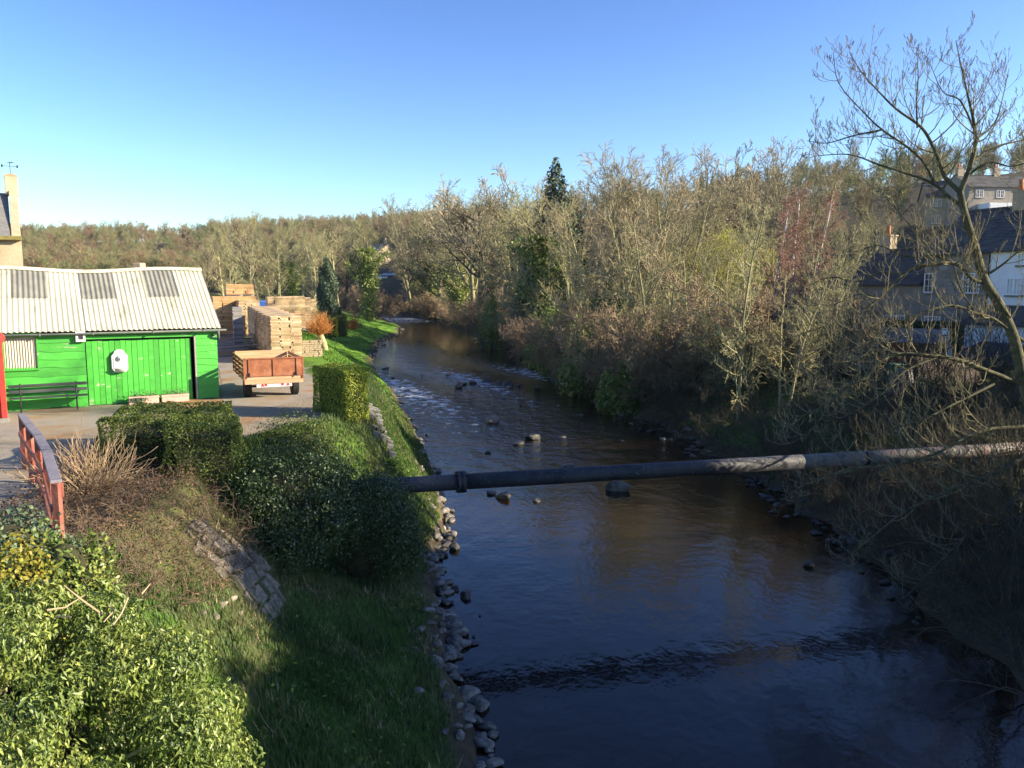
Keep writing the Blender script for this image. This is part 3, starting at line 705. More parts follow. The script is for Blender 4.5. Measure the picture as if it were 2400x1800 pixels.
for p in rv: MB().box(p.x - .05, p.x + .05, p.y - .05, p.y + .05, -.35, RZ - YARD - .024).build('post', 'red_rail', rl, bevel=.006)

# ------------------------------------------------------------------ tipping trailer
tb = atz(573, 938, YARD)
TA = math.radians(24)
tr = empty('farm_trailer', tuple(tb), TA, label='rusty two-wheeled farm trailer with white light board', category='trailer')
TW, TL, ZB, ZT = 2.04, 3.4, .80, 1.45
MB().box(0, TW, 0, TL, ZB - .12, ZB - .02).build('bed', 'rust_wood', tr, bevel=.01)
tg = MB().box(.05, TW - .05, -.03, .0, ZB, ZT - .05).build('tailgate', 'rust', tr, bevel=.005)
for x in (.16, .98, 1.78): MB().box(x, x + .05, -.06, -.031, ZB + .02, ZT - .05).build('stiffener', 'rust', tg, bevel=.004)
MB().box(.05, TW - .05, -.055, .02, ZT - .049, ZT).build('top_rib', 'rust', tg, bevel=.004)
for x in (.2, 1.78): MB().box(x - .02, x + .02, -.09, -.061, ZB - .02, ZB + .14).build('latch', 'black_iron', tg, bevel=.004)
for x in (0, TW - .05): MB().box(x, x + .05, -.04, .05, ZB - .25, ZT).build('corner_post', 'rust', tr, bevel=.004)
for sx, x in ((-1, 0), (1, TW)):
    for i in range(4):
        z = ZB + .02 + i * .155; MB().box(x - .015, x + .015, .06, TL, z, z + .12).build('side_plank', 'rust_wood' if i % 2 else 'rust', tr, bevel=.004)
    for y in (1.1, 2.2, TL - .05): MB().box(x + sx * .016, x + sx * .045, y, y + .06, ZB - .1, ZT - .03).build('side_stake', 'rust', tr, bevel=.003)
MB().box(.05, TW - .05, TL, TL + .03, ZB, ZT + .0).build('headboard', 'rust_wood', tr, bevel=.004)
MB().box(.03, TW - .03, -.05, .06, ZB - .26, ZB - .125).build('rear_beam', 'rust_wood', tr, bevel=.008)
for x in (.5, TW - .58): MB().box(x, x + .08, .06, TL + .3, ZB - .25, ZB - .125).build('chassis_rail', 'rust', tr, bevel=.004)
MB().bar((.7, TL + .2, ZB - .2), (TW / 2, TL + 1.3, ZB - .35), .08, .08).bar((TW - .7, TL + .2, ZB - .2), (TW / 2, TL + 1.3, ZB - .35), .08, .08).build('drawbar', 'rust', tr)
MB().tube([(.15, .85, .37), (TW - .15, .85, .37)], .045, 8).build('axle', 'black_iron', tr, smooth=True)
def wheel(x, y, z, R, W, parent, axis='x'):
    n = 26; prof = [(-W / 2, R * .62), (-W / 2, R * .9), (-W * .38, R), (W * .38, R), (W / 2, R * .9), (W / 2, R * .62)]
    vs, fs = [], []
    for i in range(n):
        a = 2 * math.pi * i / n
        for px_, pr in prof: vs.append((x + px_, y + pr * math.cos(a), z + pr * math.sin(a)) if axis == 'x' else (x + pr * math.cos(a), y + px_, z + pr * math.sin(a)))
    q = len(prof)
    for i in range(n):
        for j in range(q - 1): fs.append((i * q + j, i * q + j + 1, ((i + 1) % n) * q + j + 1, ((i + 1) % n) * q + j))
    ty = MB().add(vs, fs).build('wheel', 'rubber', parent, smooth=False)
    pa, pb = ((x - W * .42, y, z), (x + W * .42, y, z)) if axis == 'x' else ((x, y - W * .42, z), (x, y + W * .42, z))
    MB().tube([pa, pb], R * .63, 18).build('rim', 'rust' if axis == 'x' else 'gutter', ty)
    return ty
wheel(.2, .85, .37, .37, .24, tr); wheel(TW - .2, .85, .37, .37, .24, tr)
for x in (.2, TW - .3): MB().box(x - .14, x + .34, .5, 1.2, ZB - .2, ZB - .125).build('mudguard', 'black_iron', tr, bevel=.01)
lb = MB().box(.42, TW - .42, -.02, .01, .42, .58).build('light_board', 'white_paint', tr, bevel=.004)
for x in (.56, TW - .62): MB().prism([(x, -.024, .45), (x + .13, -.024, .45), (x + .065, -.024, .555)], (0, -.008, 0)).build('reflector', 'lamp_red', lb)
for x in (.7, TW - .78): MB().box(x, x + .08, -.035, -.021, .46, .54).build('tail_lamp', 'lamp_red', lb, bevel=.004)
for x in (.6, TW - .6): MB().bar((x, -.005, .58), (x, .02, ZB - .26), .03, .03).build('light_bracket', 'black_iron', tr)

# ------------------------------------------------------------------ timber stacks
def stack_mesh(name, W, D, Hh, seed, material='timber', cols=3, th=.072, dseg=4):
    """W along local x (front), D along y, boards in layers with ragged ends"""
    r = random.Random(seed); mb = MB(); n = int(Hh / (th + .008)); z = .1
    cuts = [W * (i / cols) for i in range(cols + 1)]
    for L in range(n):
        z0, z1 = z, z + th * .93; z += Hh / n * .97
        jit = [cuts[0] + r.uniform(-.02, .03)] + [c + r.uniform(-.09, .09) for c in cuts[1:-1]] + [cuts[-1] + r.uniform(-.03, .02)]
        for c in range(cols):
            g = r.choice([.004, .004, .03, .09]) if c < cols - 1 else 0
            y = 0
            for k in range(dseg):
                y1 = D * (k + 1) / dseg
                mb.box(jit[c] + .004, jit[c + 1] - g, y + r.uniform(.0, .02) - (.012 if k == 0 else 0) * r.random(), y1 - .012, z0, z1)
                y = y1
    return mb.mesh(name, material)
STK = [stack_mesh('boards_a', 1.55, 3.4, 2.4, 1), stack_mesh('boards_b', 1.55, 3.4, 2.75, 2), stack_mesh('boards_c', 1.3, 1.3, 3.0, 3, 'timber', 2, .1, 2),
       stack_mesh('boards_d', 1.4, 1.4, 3.0, 4, 'timber_orange', 2, .13, 2), stack_mesh('boards_e', 1.2, 1.2, .85, 5, 'timber_orange', 2, .1, 1), stack_mesh('boards_f', .55, 2.4, 2.55, 6, 'timber_grey', 1, .08, 3)]
BEAR = {}
def stack(kind, x, y, rz, label, group=None, z=None, dz=0):
    me = STK[kind]; zz = float(gz(x, y)) if z is None else z
    s = empty('timber_stack', (x, y, zz + dz), rz, label=label, category='timber stack', group=group)
    b = put('boards', me, s); b['kind'] = 'stuff'
    if kind not in BEAR:
        xs = [v.co.x for v in me.vertices]; ys = [v.co.y for v in me.vertices]; mb = MB(); D = max(ys)
        for q in (.15, D / 2, D - .2): mb.box(0, max(xs), q, q + .09, -.05, .098)
        BEAR[kind] = mb.mesh('bearers', 'timber_grey')
    put('bearers', BEAR[kind], s)['kind'] = 'stuff'
    return s
ORD = ['first', 'second', 'third', 'fourth', 'fifth', 'sixth', 'seventh', 'eighth', 'ninth']
a0 = atz(637, 852, YARD); RA = math.atan2(7.2, 19.5)
da = np.array([-math.sin(RA), math.cos(RA)])
for i in range(6):
    p = a0[:2] + da * (i * 3.5)
    stack(0, p[0], p[1], math.radians(25), ('tall stack of sawn boards right behind the rusty trailer' if i == 0 else ORD[i] + ' board stack of the receding row, counting from the trailer'), 'stacks in the receding row', z=float(gz(*p)) - .02)
for i in range(4):
    p = a0[:2] + da * (21.5 + i * 3.5) + np.array([-.9, 0])
    stack(1, p[0], p[1], math.radians(25), ORD[i] + ' taller board stack beyond the receding row, counting from the trailer', 'stacks beyond the receding row')
for i in range(7):
    px = 628 + i * 13.5; P = aty(px, 735, 70 + i * .9)
    stack(2, P[0], P[1], math.radians(24), ORD[6 - i] + ' pale square stack of the far row, counting from the lawn', 'far lit stacks by the lawn')
for i, (px, Y, kd) in enumerate(((500, 62, 3), (516, 62.4, 3), (531, 62.8, 3), (548, 64, 3), (560, 66, 3))):
    P = aty(px, 740, Y); stack(kd, P[0], P[1], math.radians(24), ORD[i] + ' orange timber stack beyond the shed, counting from the gable', 'orange stacks beyond the shed')
    if i in (2, 4): stack(4, P[0] + .05, P[1], math.radians(24), 'short orange bundle on top of the ' + ORD[i] + ' orange stack beyond the shed', 'bundles on the orange stacks', z=float(gz(P[0], P[1])) + 3.06)
P = aty(548, 790, 50); stack(5, P[0], P[1], math.radians(20), 'narrow grey board stack at the left of the long row')
# loose slabs in the shade
sl = atz(515, 822, YARD)
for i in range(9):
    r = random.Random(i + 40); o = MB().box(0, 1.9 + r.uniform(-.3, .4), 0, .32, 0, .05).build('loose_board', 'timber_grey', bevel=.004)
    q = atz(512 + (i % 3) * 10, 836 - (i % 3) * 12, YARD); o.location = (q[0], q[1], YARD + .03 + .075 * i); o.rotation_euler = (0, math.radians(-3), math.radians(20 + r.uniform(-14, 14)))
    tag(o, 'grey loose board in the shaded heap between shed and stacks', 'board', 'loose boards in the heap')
# blue covered load behind the stacks
P = aty(590, 690, 84)
v = empty('blue_van', (P[0], P[1], float(gz(P[0], P[1]))), math.radians(80), label='blue van roof showing above the timber stacks', category='van')
prof = [(0, .4), (0, 1.2), (.9, 1.35), (1.5, 2.3), (4.7, 2.35), (4.9, 2.1), (4.9, .4)]
MB().prism([(x, -.95, z) for x, z in prof], (0, 1.9, 0)).build('body', 'tarp_blue', v, bevel=.06)
MB().prism([(1.0, -.86, 1.42), (1.48, -.86, 2.16), (1.43, -.86, 2.18), (.95, -.86, 1.44)], (0, 1.72, 0)).build('windscreen', 'glass', v)
for x in (1, 3.9):
    for y in (-.85, .85): wheel(x, y, .34, .34, .2, v, 'y')

# ------------------------------------------------------------------ building behind the shed with gable parapet and weather vane
MATS['house_stone_warm']
ch = aty(20, 620, 44)
bd = empty('stone_chapel', (ch[0] + .3, ch[1], float(gz(ch[0], ch[1]))), math.radians(31), label='stone building with slate roof, tall gable pier and weather vane', category='building')
gz0 = float(gz(ch[0], ch[1]))
zt = lambda py, Y=44: float(aty(0, py, Y)[2]) - gz0
xr = .42
MB().box(-7, xr, .3, 9, -.3, zt(562)).build('wall', 'house_stone_warm', bd)
MB().add([(-7, .0, zt(560)), (xr - .5, .0, zt(560)), (xr - .5, 4.5, zt(434)), (-7, 4.5, zt(434)), (-7, 9, zt(560)), (xr - .5, 9, zt(560))], [(0, 1, 2, 3), (3, 2, 5, 4)]).build('roof', 'slate_grey', bd)
MB().prism([(xr - .45, .0, zt(560)), (xr - .45, 9, zt(560)), (xr - .45, 4.9, zt(425)), (xr - .45, 4.1, zt(425))], (.43, 0, 0)).build('gable_parapet', 'house_stone_warm', bd, bevel=.02)
MB().box(xr - .62, xr + .03, 4.0, 5.0, zt(440), zt(392)).build('gable_pier', 'house_stone_warm', bd, bevel=.03)
MB().prism([(xr - .62 + .32 + .34 * math.cos(a), 4.0, zt(392) + .16 * math.sin(a)) for a in [math.pi * i / 8 for i in range(9)]], (0, 1, 0)).build('pier_cap', 'house_stone_warm', bd)
MB().box(-7, xr + .02, -.12, .29, zt(563), zt(553)).build('mossy_eave', 'moss', bd, bevel=.03)
vx = xr - .3
vane = MB().tube([(vx, 4.5, zt(386)), (vx, 4.5, zt(352))], .022, 6).tube([(vx - .4, 4.5, zt(364)), (vx + .4, 4.5, zt(364))], .014, 6).build('weather_vane', 'black_iron', bd)
for x in (-.4, .36): MB().box(vx + x - .04, vx + x + .05, 4.49, 4.51, zt(364) - .08, zt(364) + .08).build('letter_plate', 'black_iron', vane)
MB().prism([(vx - .22, 4.49, zt(357)), (vx + .25, 4.49, zt(355.5)), (vx + .1, 4.49, zt(353)), (vx - .1, 4.49, zt(355))], (0, .02, 0)).build('arrow', 'black_iron', vane)
# low stone-slated roof between shed and woods
q0, q1 = aty(48, 618, 41), aty(318, 632, 41)
lo = empty('low_outbuilding', (q1[0], q1[1], YARD), math.radians(0), label='low stone outbuilding roof with chimney stub behind the shed', category='building')
W = q1[0] - q0[0]; zr0 = q0[2] - YARD; zr1 = q1[2] - YARD
MB().box(-W - 2, 0, -2.6, 2.6, 0, zr1 - 1.6).build('wall', 'house_stone_warm', lo)
vs, fs = [], []
for i in range(13):
    x = -W - 2 + (W + 2) * i / 12; s = i / 12; zz = zr0 * (1 - s) + zr1 * s - .12 * math.sin(math.pi * s) + (.04 if i % 2 else 0)
    vs += [(x, -3, zz - 1.7), (x, 0, zz), (x, 3, zz - 1.7)]
    if i < 12: a = 3 * i; fs += [(a, a + 3, a + 4, a + 1), (a + 1, a + 4, a + 5, a + 2)]
MB().add(vs, fs).build('roof', 'slate_grey', lo)
MB().box(-.02, .38, -.3, .3, zr1 - 1.8, zr1 + .33).build('chimney', 'house_stone_warm', lo, bevel=.03)
# ------------------------------------------------------------------ bare tree generator
def norm(v):
    return v / (np.linalg.norm(v) + 1e-9)
def grow(rng, p, d, L, r, lev, P, out):
    """recursive branching; P holds per-level tables"""
    ns = P['seg'][lev]; pts = [p]; dirs = [d]; q = p
    for i in range(ns):
        d = norm(d + rng.normal(0, P['wob'][lev], 3) + np.array([0, 0, P['up'][lev] / ns]))
        q = q + d * (L / ns); pts.append(q); dirs.append(d)
    tip = P.get('tip', .3)
    rad = [max(P['rmin'], r * (1 - (1 - tip) * i / ns)) for i in range(ns + 1)]
    out.append((np.array(pts), np.array(rad), lev))
    if lev + 1 >= len(P['seg']): return
    n = P['n'][lev]
    for k in range(n):
        t = P['t0'][lev] + (1 - P['t0'][lev]) * (k + rng.uniform(.1, .9)) / n
        x = t * ns; i = min(int(x), ns - 1); f = x - i
        pos = pts[i] * (1 - f) + pts[i + 1] * f; dd = dirs[i + 1]
        ax = norm(np.cross(dd, rng.normal(0, 1, 3)))
        ang = math.radians(P['ang'][lev] * rng.uniform(.7, 1.25))
        nd = dd * math.cos(ang) + ax * math.sin(ang)
        if 'flat' in P: nd = norm(nd * np.array([1, 1, P['flat']]))
        l = L * P['ratio'][lev] * rng.uniform(.65, 1.2) * (1.15 - P.get('taper', .5) * t)
        rr = rad[i] * .62 if lev else rad[i] * .55
        grow(rng, pos, nd, l, min(rr, l * .05), lev + 1, P, out)
def prisms(segs, n=3):
    """segs: (p0, p1, r0, r1) arrays -> open n-sided prisms"""
    p0, p1, r0, r1 = segs; d = p1 - p0; d = d / (np.linalg.norm(d, axis=1, keepdims=True) + 1e-9)
    ref = np.where(np.abs(d[:, 2:3]) > .9, np.array([[1., 0, 0]]), np.array([[0, 0, 1.]]))
    u = np.cross(d, ref); u /= np.linalg.norm(u, axis=1, keepdims=True) + 1e-9; w = np.cross(d, u)
    rings = []
    for pp, rr in ((p0, r0), (p1, r1)):
        for k in range(n):
            a = 2 * math.pi * k / n; rings.append(pp + (u * math.cos(a) + w * math.sin(a)) * rr[:, None])
    v = np.stack(rings, 1).reshape(-1, 3); i = np.arange(len(p0))[:, None] * 2 * n
    f = np.concatenate([i + np.array([[k, (k + 1) % n, n + (k + 1) % n, n + k]]) for k in range(n)])
    return v, f
def branch_meshes(name, out, thick, mat_thick, mat_thin, sides=7):
    """branches of level < thick become joined tubes, the rest thin prisms"""
    mb = MB(); a0, a1, b0, b1 = [], [], [], []
    for pts, rad, lev in out:
        if lev < thick: mb.tube(pts, list(rad), sides if lev == 0 else 5, False)
        else: a0.append(pts[:-1]); a1.append(pts[1:]); b0.append(rad[:-1]); b1.append(rad[1:])
    tm = mb.mesh(name + '_trunk', mat_thick, True)
    v, f = prisms(tuple(np.concatenate(x) for x in (a0, a1, b0, b1)))
    return tm, mesh_np(name + '_crown', v, f, mat_thin)
PROTO = {}
def proto(name, H, P, thick=3, mt='bark', mc='twig', seed=1, stems=1, lean=.12, trunk_r=.22, extra=None, base_h=0.0):
    rng = np.random.default_rng(seed); out = []
    for s in range(stems):
        a = 2 * math.pi * s / stems + rng.uniform(0, 1); sp = 0 if stems == 1 else .35
        d = norm(np.array([math.cos(a) * lean * (1 if stems == 1 else 1.6), math.sin(a) * lean * (1 if stems == 1 else 1.6), 1.]))
        grow(rng, np.array([math.cos(a) * sp, math.sin(a) * sp, -.4]), d, H * rng.uniform(.85, 1.0), trunk_r * (1 if stems == 1 else .7), 0, P, out)
    zmax = max(o[0][:, 2].max() for o in out); sc = H / zmax
    out = [(o[0] * sc, o[1], o[2]) for o in out]
    tm, cm = branch_meshes(name, out, thick, mt, mc)
    PROTO[name] = (tm, cm, [] if extra is None else extra(out, rng))
def ivy_on(frac, n, size, material, spread):
    def f(out, rng):
        pts = []
        for p, r, lev in out:
            if lev <= 1:
                for i in range(len(p) - 1):
                    m = int(n * (1 if lev == 0 else .12)); t = rng.uniform(0, 1, (m, 1)); q = p[i] * (1 - t) + p[i + 1] * t
                    q = q + rng.normal(0, spread * (1 if lev == 0 else .6), (m, 3)); pts.append(q)
        q = np.concatenate(pts); top = q[:, 2].max() * frac; q = q[q[:, 2] < top]; q[:, 2] = np.abs(q[:, 2])
        nn = sphere_pts(len(q), rng)
        return [('ivy', leaf_mesh('ivy', q, nn, size, material, 5, .8))]
    return f
U = dict(rmin=.013)
# broad domed crown (oak, sycamore)
proto('dome', 15, dict(U, seg=[6, 6, 5, 4, 3], wob=[.05, .13, .17, .2, .22], up=[.1, .55, .35, .2, .1], n=[11, 9, 6, 3], t0=[.25, .25, .2, .15], ang=[52, 45, 45, 48], ratio=[.62, .5, .5, .5]), 3, 'bark_dark', 'twig', 11, trunk_r=.34)
proto('fan', 15, dict(rmin=.024, seg=[5, 7, 6, 4, 3], wob=[.04, .1, .13, .17, .2], up=[.1, .3, .25, .2, .1], n=[13, 8, 6, 4], t0=[.3, .3, .2, .15], ang=[58, 36, 38, 42], ratio=[.9, .5, .5, .5]), 3, 'bark_dark', 'twig', 29, trunk_r=.3)
proto('dome_b', 14, dict(U, seg=[6, 6, 5, 4, 3], wob=[.05, .15, .17, .2, .22], up=[.1, .7, .4, .2, .1], n=[10, 8, 6, 3], t0=[.3, .25, .2, .15], ang=[45, 42, 42, 45], ratio=[.66, .5, .5, .5]), 3, 'bark', 'twig_olive', 12, trunk_r=.3)
# tall upright ash / alder, several stems
proto('ash', 16, dict(U, seg=[8, 5, 4, 3, 3], wob=[.05, .1, .14, .2, .2], up=[.1, .6, .3, .2, .1], n=[14, 7, 5, 3], t0=[.22, .2, .15, .1], ang=[36, 34, 38, 42], ratio=[.4, .5, .5, .55]), 2, 'bark', 'twig', 13, stems=3, trunk_r=.26)
proto('alder', 13, dict(U, seg=[8, 5, 4, 3], wob=[.04, .1, .16, .2], up=[.1, .25, .15, .1], n=[24, 8, 6], t0=[.12, .15, .1], ang=[62, 45, 45], ratio=[.3, .45, .5], taper=.8), 2, 'bark', 'twig_olive', 14, stems=2, trunk_r=.2)
proto('birch', 14, dict(U, seg=[8, 5, 4, 3], wob=[.04, .1, .15, .2], up=[.1, .5, -.5, -.6], n=[28, 10, 8], t0=[.22, .15, .1], ang=[40, 40, 40], ratio=[.24, .5, .6], taper=.7), 1, 'bark_birch', 'twig_red', 15, trunk_r=.15)
proto('ivy_tree', 14, dict(U, seg=[7, 6, 5, 4], wob=[.06, .13, .17, .2], up=[.1, .5, .3, .2], n=[13, 9, 9], t0=[.35, .25, .2], ang=[48, 45, 45], ratio=[.45, .5, .5]), 2, 'bark_dark', 'twig_olive', 16, trunk_r=.3, extra=ivy_on(.72, 420, .28, 'leaf_ivy', .55))
# low willow / alder scrub leaning over the water
SCR = dict(U, seg=[6, 5, 4, 3], wob=[.12, .18, .2, .22], up=[-.25, .1, .15, .1], n=[13, 8, 8], t0=[.15, .1, .1], ang=[50, 48, 45], ratio=[.42, .5, .55])
proto('scrub', 5.5, SCR, 1, 'bark_dark', 'twig_brown', 17, stems=9, lean=.55, trunk_r=.09)
proto('scrub_olive', 6.5, dict(SCR, up=[.1, .3, .2, .1]), 1, 'bark_moss', 'twig_olive', 18, stems=8, lean=.42, trunk_r=.1)
proto('osier', 6, dict(U, seg=[5, 4, 3], wob=[.08, .12, .2], up=[.4, .3, .2], n=[10, 8], t0=[.1, .1], ang=[30, 32], ratio=[.5, .5]), 1, 'bark', 'twig_yellow', 19, stems=16, lean=.28, trunk_r=.06)
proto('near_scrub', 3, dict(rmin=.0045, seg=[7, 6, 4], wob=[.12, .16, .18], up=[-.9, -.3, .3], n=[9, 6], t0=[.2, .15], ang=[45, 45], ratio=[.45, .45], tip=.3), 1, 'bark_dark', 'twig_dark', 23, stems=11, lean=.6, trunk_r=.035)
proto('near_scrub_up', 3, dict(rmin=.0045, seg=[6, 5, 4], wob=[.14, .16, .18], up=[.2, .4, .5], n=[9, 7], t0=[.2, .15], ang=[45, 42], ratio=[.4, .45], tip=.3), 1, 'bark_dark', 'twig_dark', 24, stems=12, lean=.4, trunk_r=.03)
TREES = {}
def tree(kind, x, y, h, label, group=None, rz=None, cat='tree', name=None, sxy=1.0, z=None, mats=None):
    tm, cm, ex = PROTO[kind]; H0 = PH[kind]
    rng = random.Random(int(x * 131 + y * 17)); s = h / H0
    zz = float(gz(x, y)) if z is None else z
    t = empty(name or {'fan': 'broadleaf_tree', 'dome': 'broadleaf_tree', 'dome_b': 'broadleaf_tree', 'ash': 'ash_tree', 'alder': 'alder_tree', 'birch': 'birch_tree', 'ivy_tree': 'ivy_clad_tree', 'scrub': 'willow_scrub', 'scrub_olive': 'willow_scrub', 'osier': 'yellow_willow', 'near_scrub': 'bank_scrub', 'near_scrub_up': 'bank_scrub'}[kind],
              (x, y, zz - .1), rng.uniform(0, 6.28) if rz is None else rz, label=label, category=cat, group=group)
    t.scale = (s * sxy, s * sxy, s)
    put('trunk', tm, t); c = put('crown', cm, t); c['kind'] = 'stuff'
    for nm, me in ex: put(nm, me, t)['kind'] = 'stuff'
    return t
PH = dict(fan=15, dome=15, dome_b=14, ash=16, alder=13, birch=14, ivy_tree=14, scrub=5.5, scrub_olive=6.5, osier=6, near_scrub=3, near_scrub_up=3)
def tree_px(kind, px, ptop, Y, label, group=None, **k):
    """a tree whose top stands at the photograph's pixel (px, ptop) at depth Y"""
    while True:                                     # never in the water: step back along the line of sight
        P = aty(px, ptop, Y)
        if not (float(LE(Y)) - 1.5 < P[0] < float(RE(Y)) + 1.5) or Y > 240: break
        Y += 3
    g = float(gz(P[0], Y)); return tree(kind, P[0], Y, max(3, P[2] - g + .1), label, group, **k)

# distinct trees of the right bank and beyond
tree_px('ash', 1500, 318, 62, 'tallest pale many-stemmed bare tree in the riverside wood', rz=.6)
tree_px('ash', 1590, 345, 66, 'slim many-stemmed bare tree beside the tallest riverside tree', rz=2.2)
tree_px('ash', 1405, 372, 70, 'bare many-stemmed tree between tallest tree and dark conifer', rz=4.0)
tree_px('fan', 1665, 335, 98, 'dark domed bare tree rising behind the wood, beside its twin', rz=1.0, sxy=.7)
tree_px('fan', 1800, 318, 104, 'broad dark bare tree with forked limbs against the sky', rz=3.0, sxy=.75)
tree_px('ash', 1890, 300, 84, 'thin upright bare tree behind the birch trunks', rz=5.0, sxy=.7)
tree_px('fan', 1160, 388, 128, 'wide fan-crowned bare tree above the river bend', rz=2.0, sxy=1.1)
tree_px('dome_b', 1175, 440, 96, 'olive bare tree standing before the fan-crowned tree', rz=.3)
tree_px('dome_b', 1075, 428, 135, 'small rounded bare tree beside the fan-crowned tree', rz=.9, sxy=.7)
tree_px('ash', 965, 452, 190, 'pale pointed bare tree on the skyline over the river bend', rz=1.4)
tree_px('ivy_tree', 855, 500, 150, 'ivy-wrapped bare tree standing in front of the far house', rz=.4)
tree_px('ivy_tree', 1300, 430, 88, 'ivy-smothered tree beneath the dark conifer', rz=2.5)
tree_px('alder', 1745, 470, 41, 'straight alder with pale sunlit trunk on the grassy bank', rz=.5, sxy=.7)
for i, (px, pt, Y) in enumerate(((1825, 440, 50), (1868, 420, 52), (1905, 440, 55))):
    tree_px('birch', px, pt, Y, ['third', 'second', 'first'][i] + ' white-barked birch counting from the cottages', 'birches by the cottages')
tree_px('osier', 1655, 505, 92, 'bright yellow willow bush glowing deep in the wood', cat='bush', sxy=.9)
tree_px('osier', 1770, 545, 92, 'pale yellow willow bush at the edge of the wood by birches', cat='bush', sxy=.8)
# crowded trees that only their place tells apart
R3 = random.Random(21)
for px, pt, Y, kd in ((1035, 470, 140, 'dome_b'), (1110, 430, 118, 'dome_b'), (1060, 440, 128, 'dome'), (1130, 410, 122, 'dome'), (1205, 405, 118, 'dome_b'), (1245, 425, 112, 'dome'), (1900, 560, 45, 'alder'), (1970, 600, 43, 'alder'), (1850, 620, 40, 'alder'), (1225, 455, 108, 'dome_b'), (1020, 470, 140, 'fan'), (1390, 400, 100, 'fan'), (1730, 360, 118, 'fan'), (985, 500, 165, 'dome'), (1010, 560, 128, 'alder'), (1090, 540, 112, 'dome_b'), (1240, 520, 100, 'dome_b'), (1345, 470, 82, 'alder'), (1360, 560, 66, 'alder'),
                      (1450, 520, 56, 'alder'), (1470, 440, 74, 'dome_b'), (1550, 520, 54, 'alder'), (1620, 500, 72, 'dome_b'), (1640, 590, 50, 'alder'), (1710, 520, 62, 'dome_b'), (1760, 470, 78, 'alder'), (1280, 600, 74, 'alder'),
                      (1220, 590, 88, 'alder'), (1150, 600, 100, 'alder'), (1540, 430, 90, 'dome'), (1430, 420, 95, 'dome_b'), (1830, 520, 66, 'dome_b'), (1930, 520, 70, 'alder'), (1990, 480, 92, 'dome_b'), (2060, 470, 105, 'dome_b'),
                      (1700, 440, 110, 'dome_b'), (1600, 420, 120, 'dome'), (1500, 430, 120, 'dome_b'), (1340, 450, 115, 'dome'), (1250, 450, 125, 'dome_b')):
    tree_px(kd, px, pt, Y, {'alder': 'narrow olive bare alder crowded in the wood across the river', 'dome': 'rounded brown bare tree crowded in the wood across the river', 'dome_b': 'rounded olive bare tree crowded in the wood across the river', 'fan': 'wide-spreading bare tree crowded in the wood across the river'}[kd], 'trees crowded in the riverside wood')
for px, pt, Y, kd in ((560, 478, 150, 'dome_b'), (600, 500, 140, 'dome'), (650, 505, 145, 'dome_b'), (700, 520, 150, 'dome_b'), (745, 505, 175, 'dome'), (790, 520, 165, 'dome_b'), (800, 505, 190, 'dome'), (520, 530, 120, 'dome_b'), (470, 560, 110, 'dome'), (690, 560, 128, 'ivy_tree'),
                      (735, 560, 135, 'alder'), (640, 570, 122, 'alder'), (580, 560, 125, 'alder'), (540, 575, 112, 'alder'), (790, 530, 200, 'dome_b')):
    tree_px(kd, px, pt, Y, {'alder': 'narrow bare tree in the belt behind the timber yard', 'dome': 'rounded brown bare tree behind the timber yard', 'dome_b': 'rounded olive bare tree behind the timber yard', 'ivy_tree': 'ivy-clad tree in the belt behind the timber yard'}[kd], 'trees behind the timber yard')
for px, pt, Y in ((1005, 545, 176), (1050, 525, 165), (1085, 560, 140), (985, 560, 200)):  # added trees, placed to darken the river bend
    tree_px('ivy_tree', px, pt, Y, 'ivy-clad tree added on the right bank to shade the river bend', 'ivy-clad trees added to shade the river bend', sxy=1.2)
# scrub along the far edge of the river
for i in range(30):
    y = 44 + i * 4.6 + R3.uniform(-1.5, 1.5) + max(0, i - 18) * 3
    x = float(RE(y)) + R3.uniform(.8, 3.4) + (2.5 if 30 < y < 48 else 0)
    kd = R3.choice(['scrub', 'scrub', 'scrub_olive'])
    tree(kd, x, y, R3.uniform(4.2, 6.8), ('brown' if kd == 'scrub' else 'olive mossy') + ' bare scrub leaning over the right water edge', 'scrub along the right water edge', cat='bush', name='willow_scrub')
for i in range(16):
    y = 46 + i * 5.0; x = min(float(RE(y)) + R3.uniform(5, 12), (1800 - 1200) / F * y)
    kd = R3.choice(['scrub', 'scrub_olive'])
    tree(kd, x, y, R3.uniform(4, 6.5), ('tangled brown' if kd == 'scrub' else 'tangled olive') + ' bare bush under the trees of the riverside wood', 'undergrowth bushes in the wood', cat='bush', name='woodland_bush')
for i in range(12):
    y = 165 + i * 9; x = float(LE(y)) - R3.uniform(2, 14) if i % 2 else float(RE(y)) + R3.uniform(2, 12)
    if y > 235: continue
    tree('scrub', x, y, R3.uniform(5, 8), 'shaded bare scrub around the far river bend', 'scrub at the far river bend', cat='bush', name='willow_scrub')

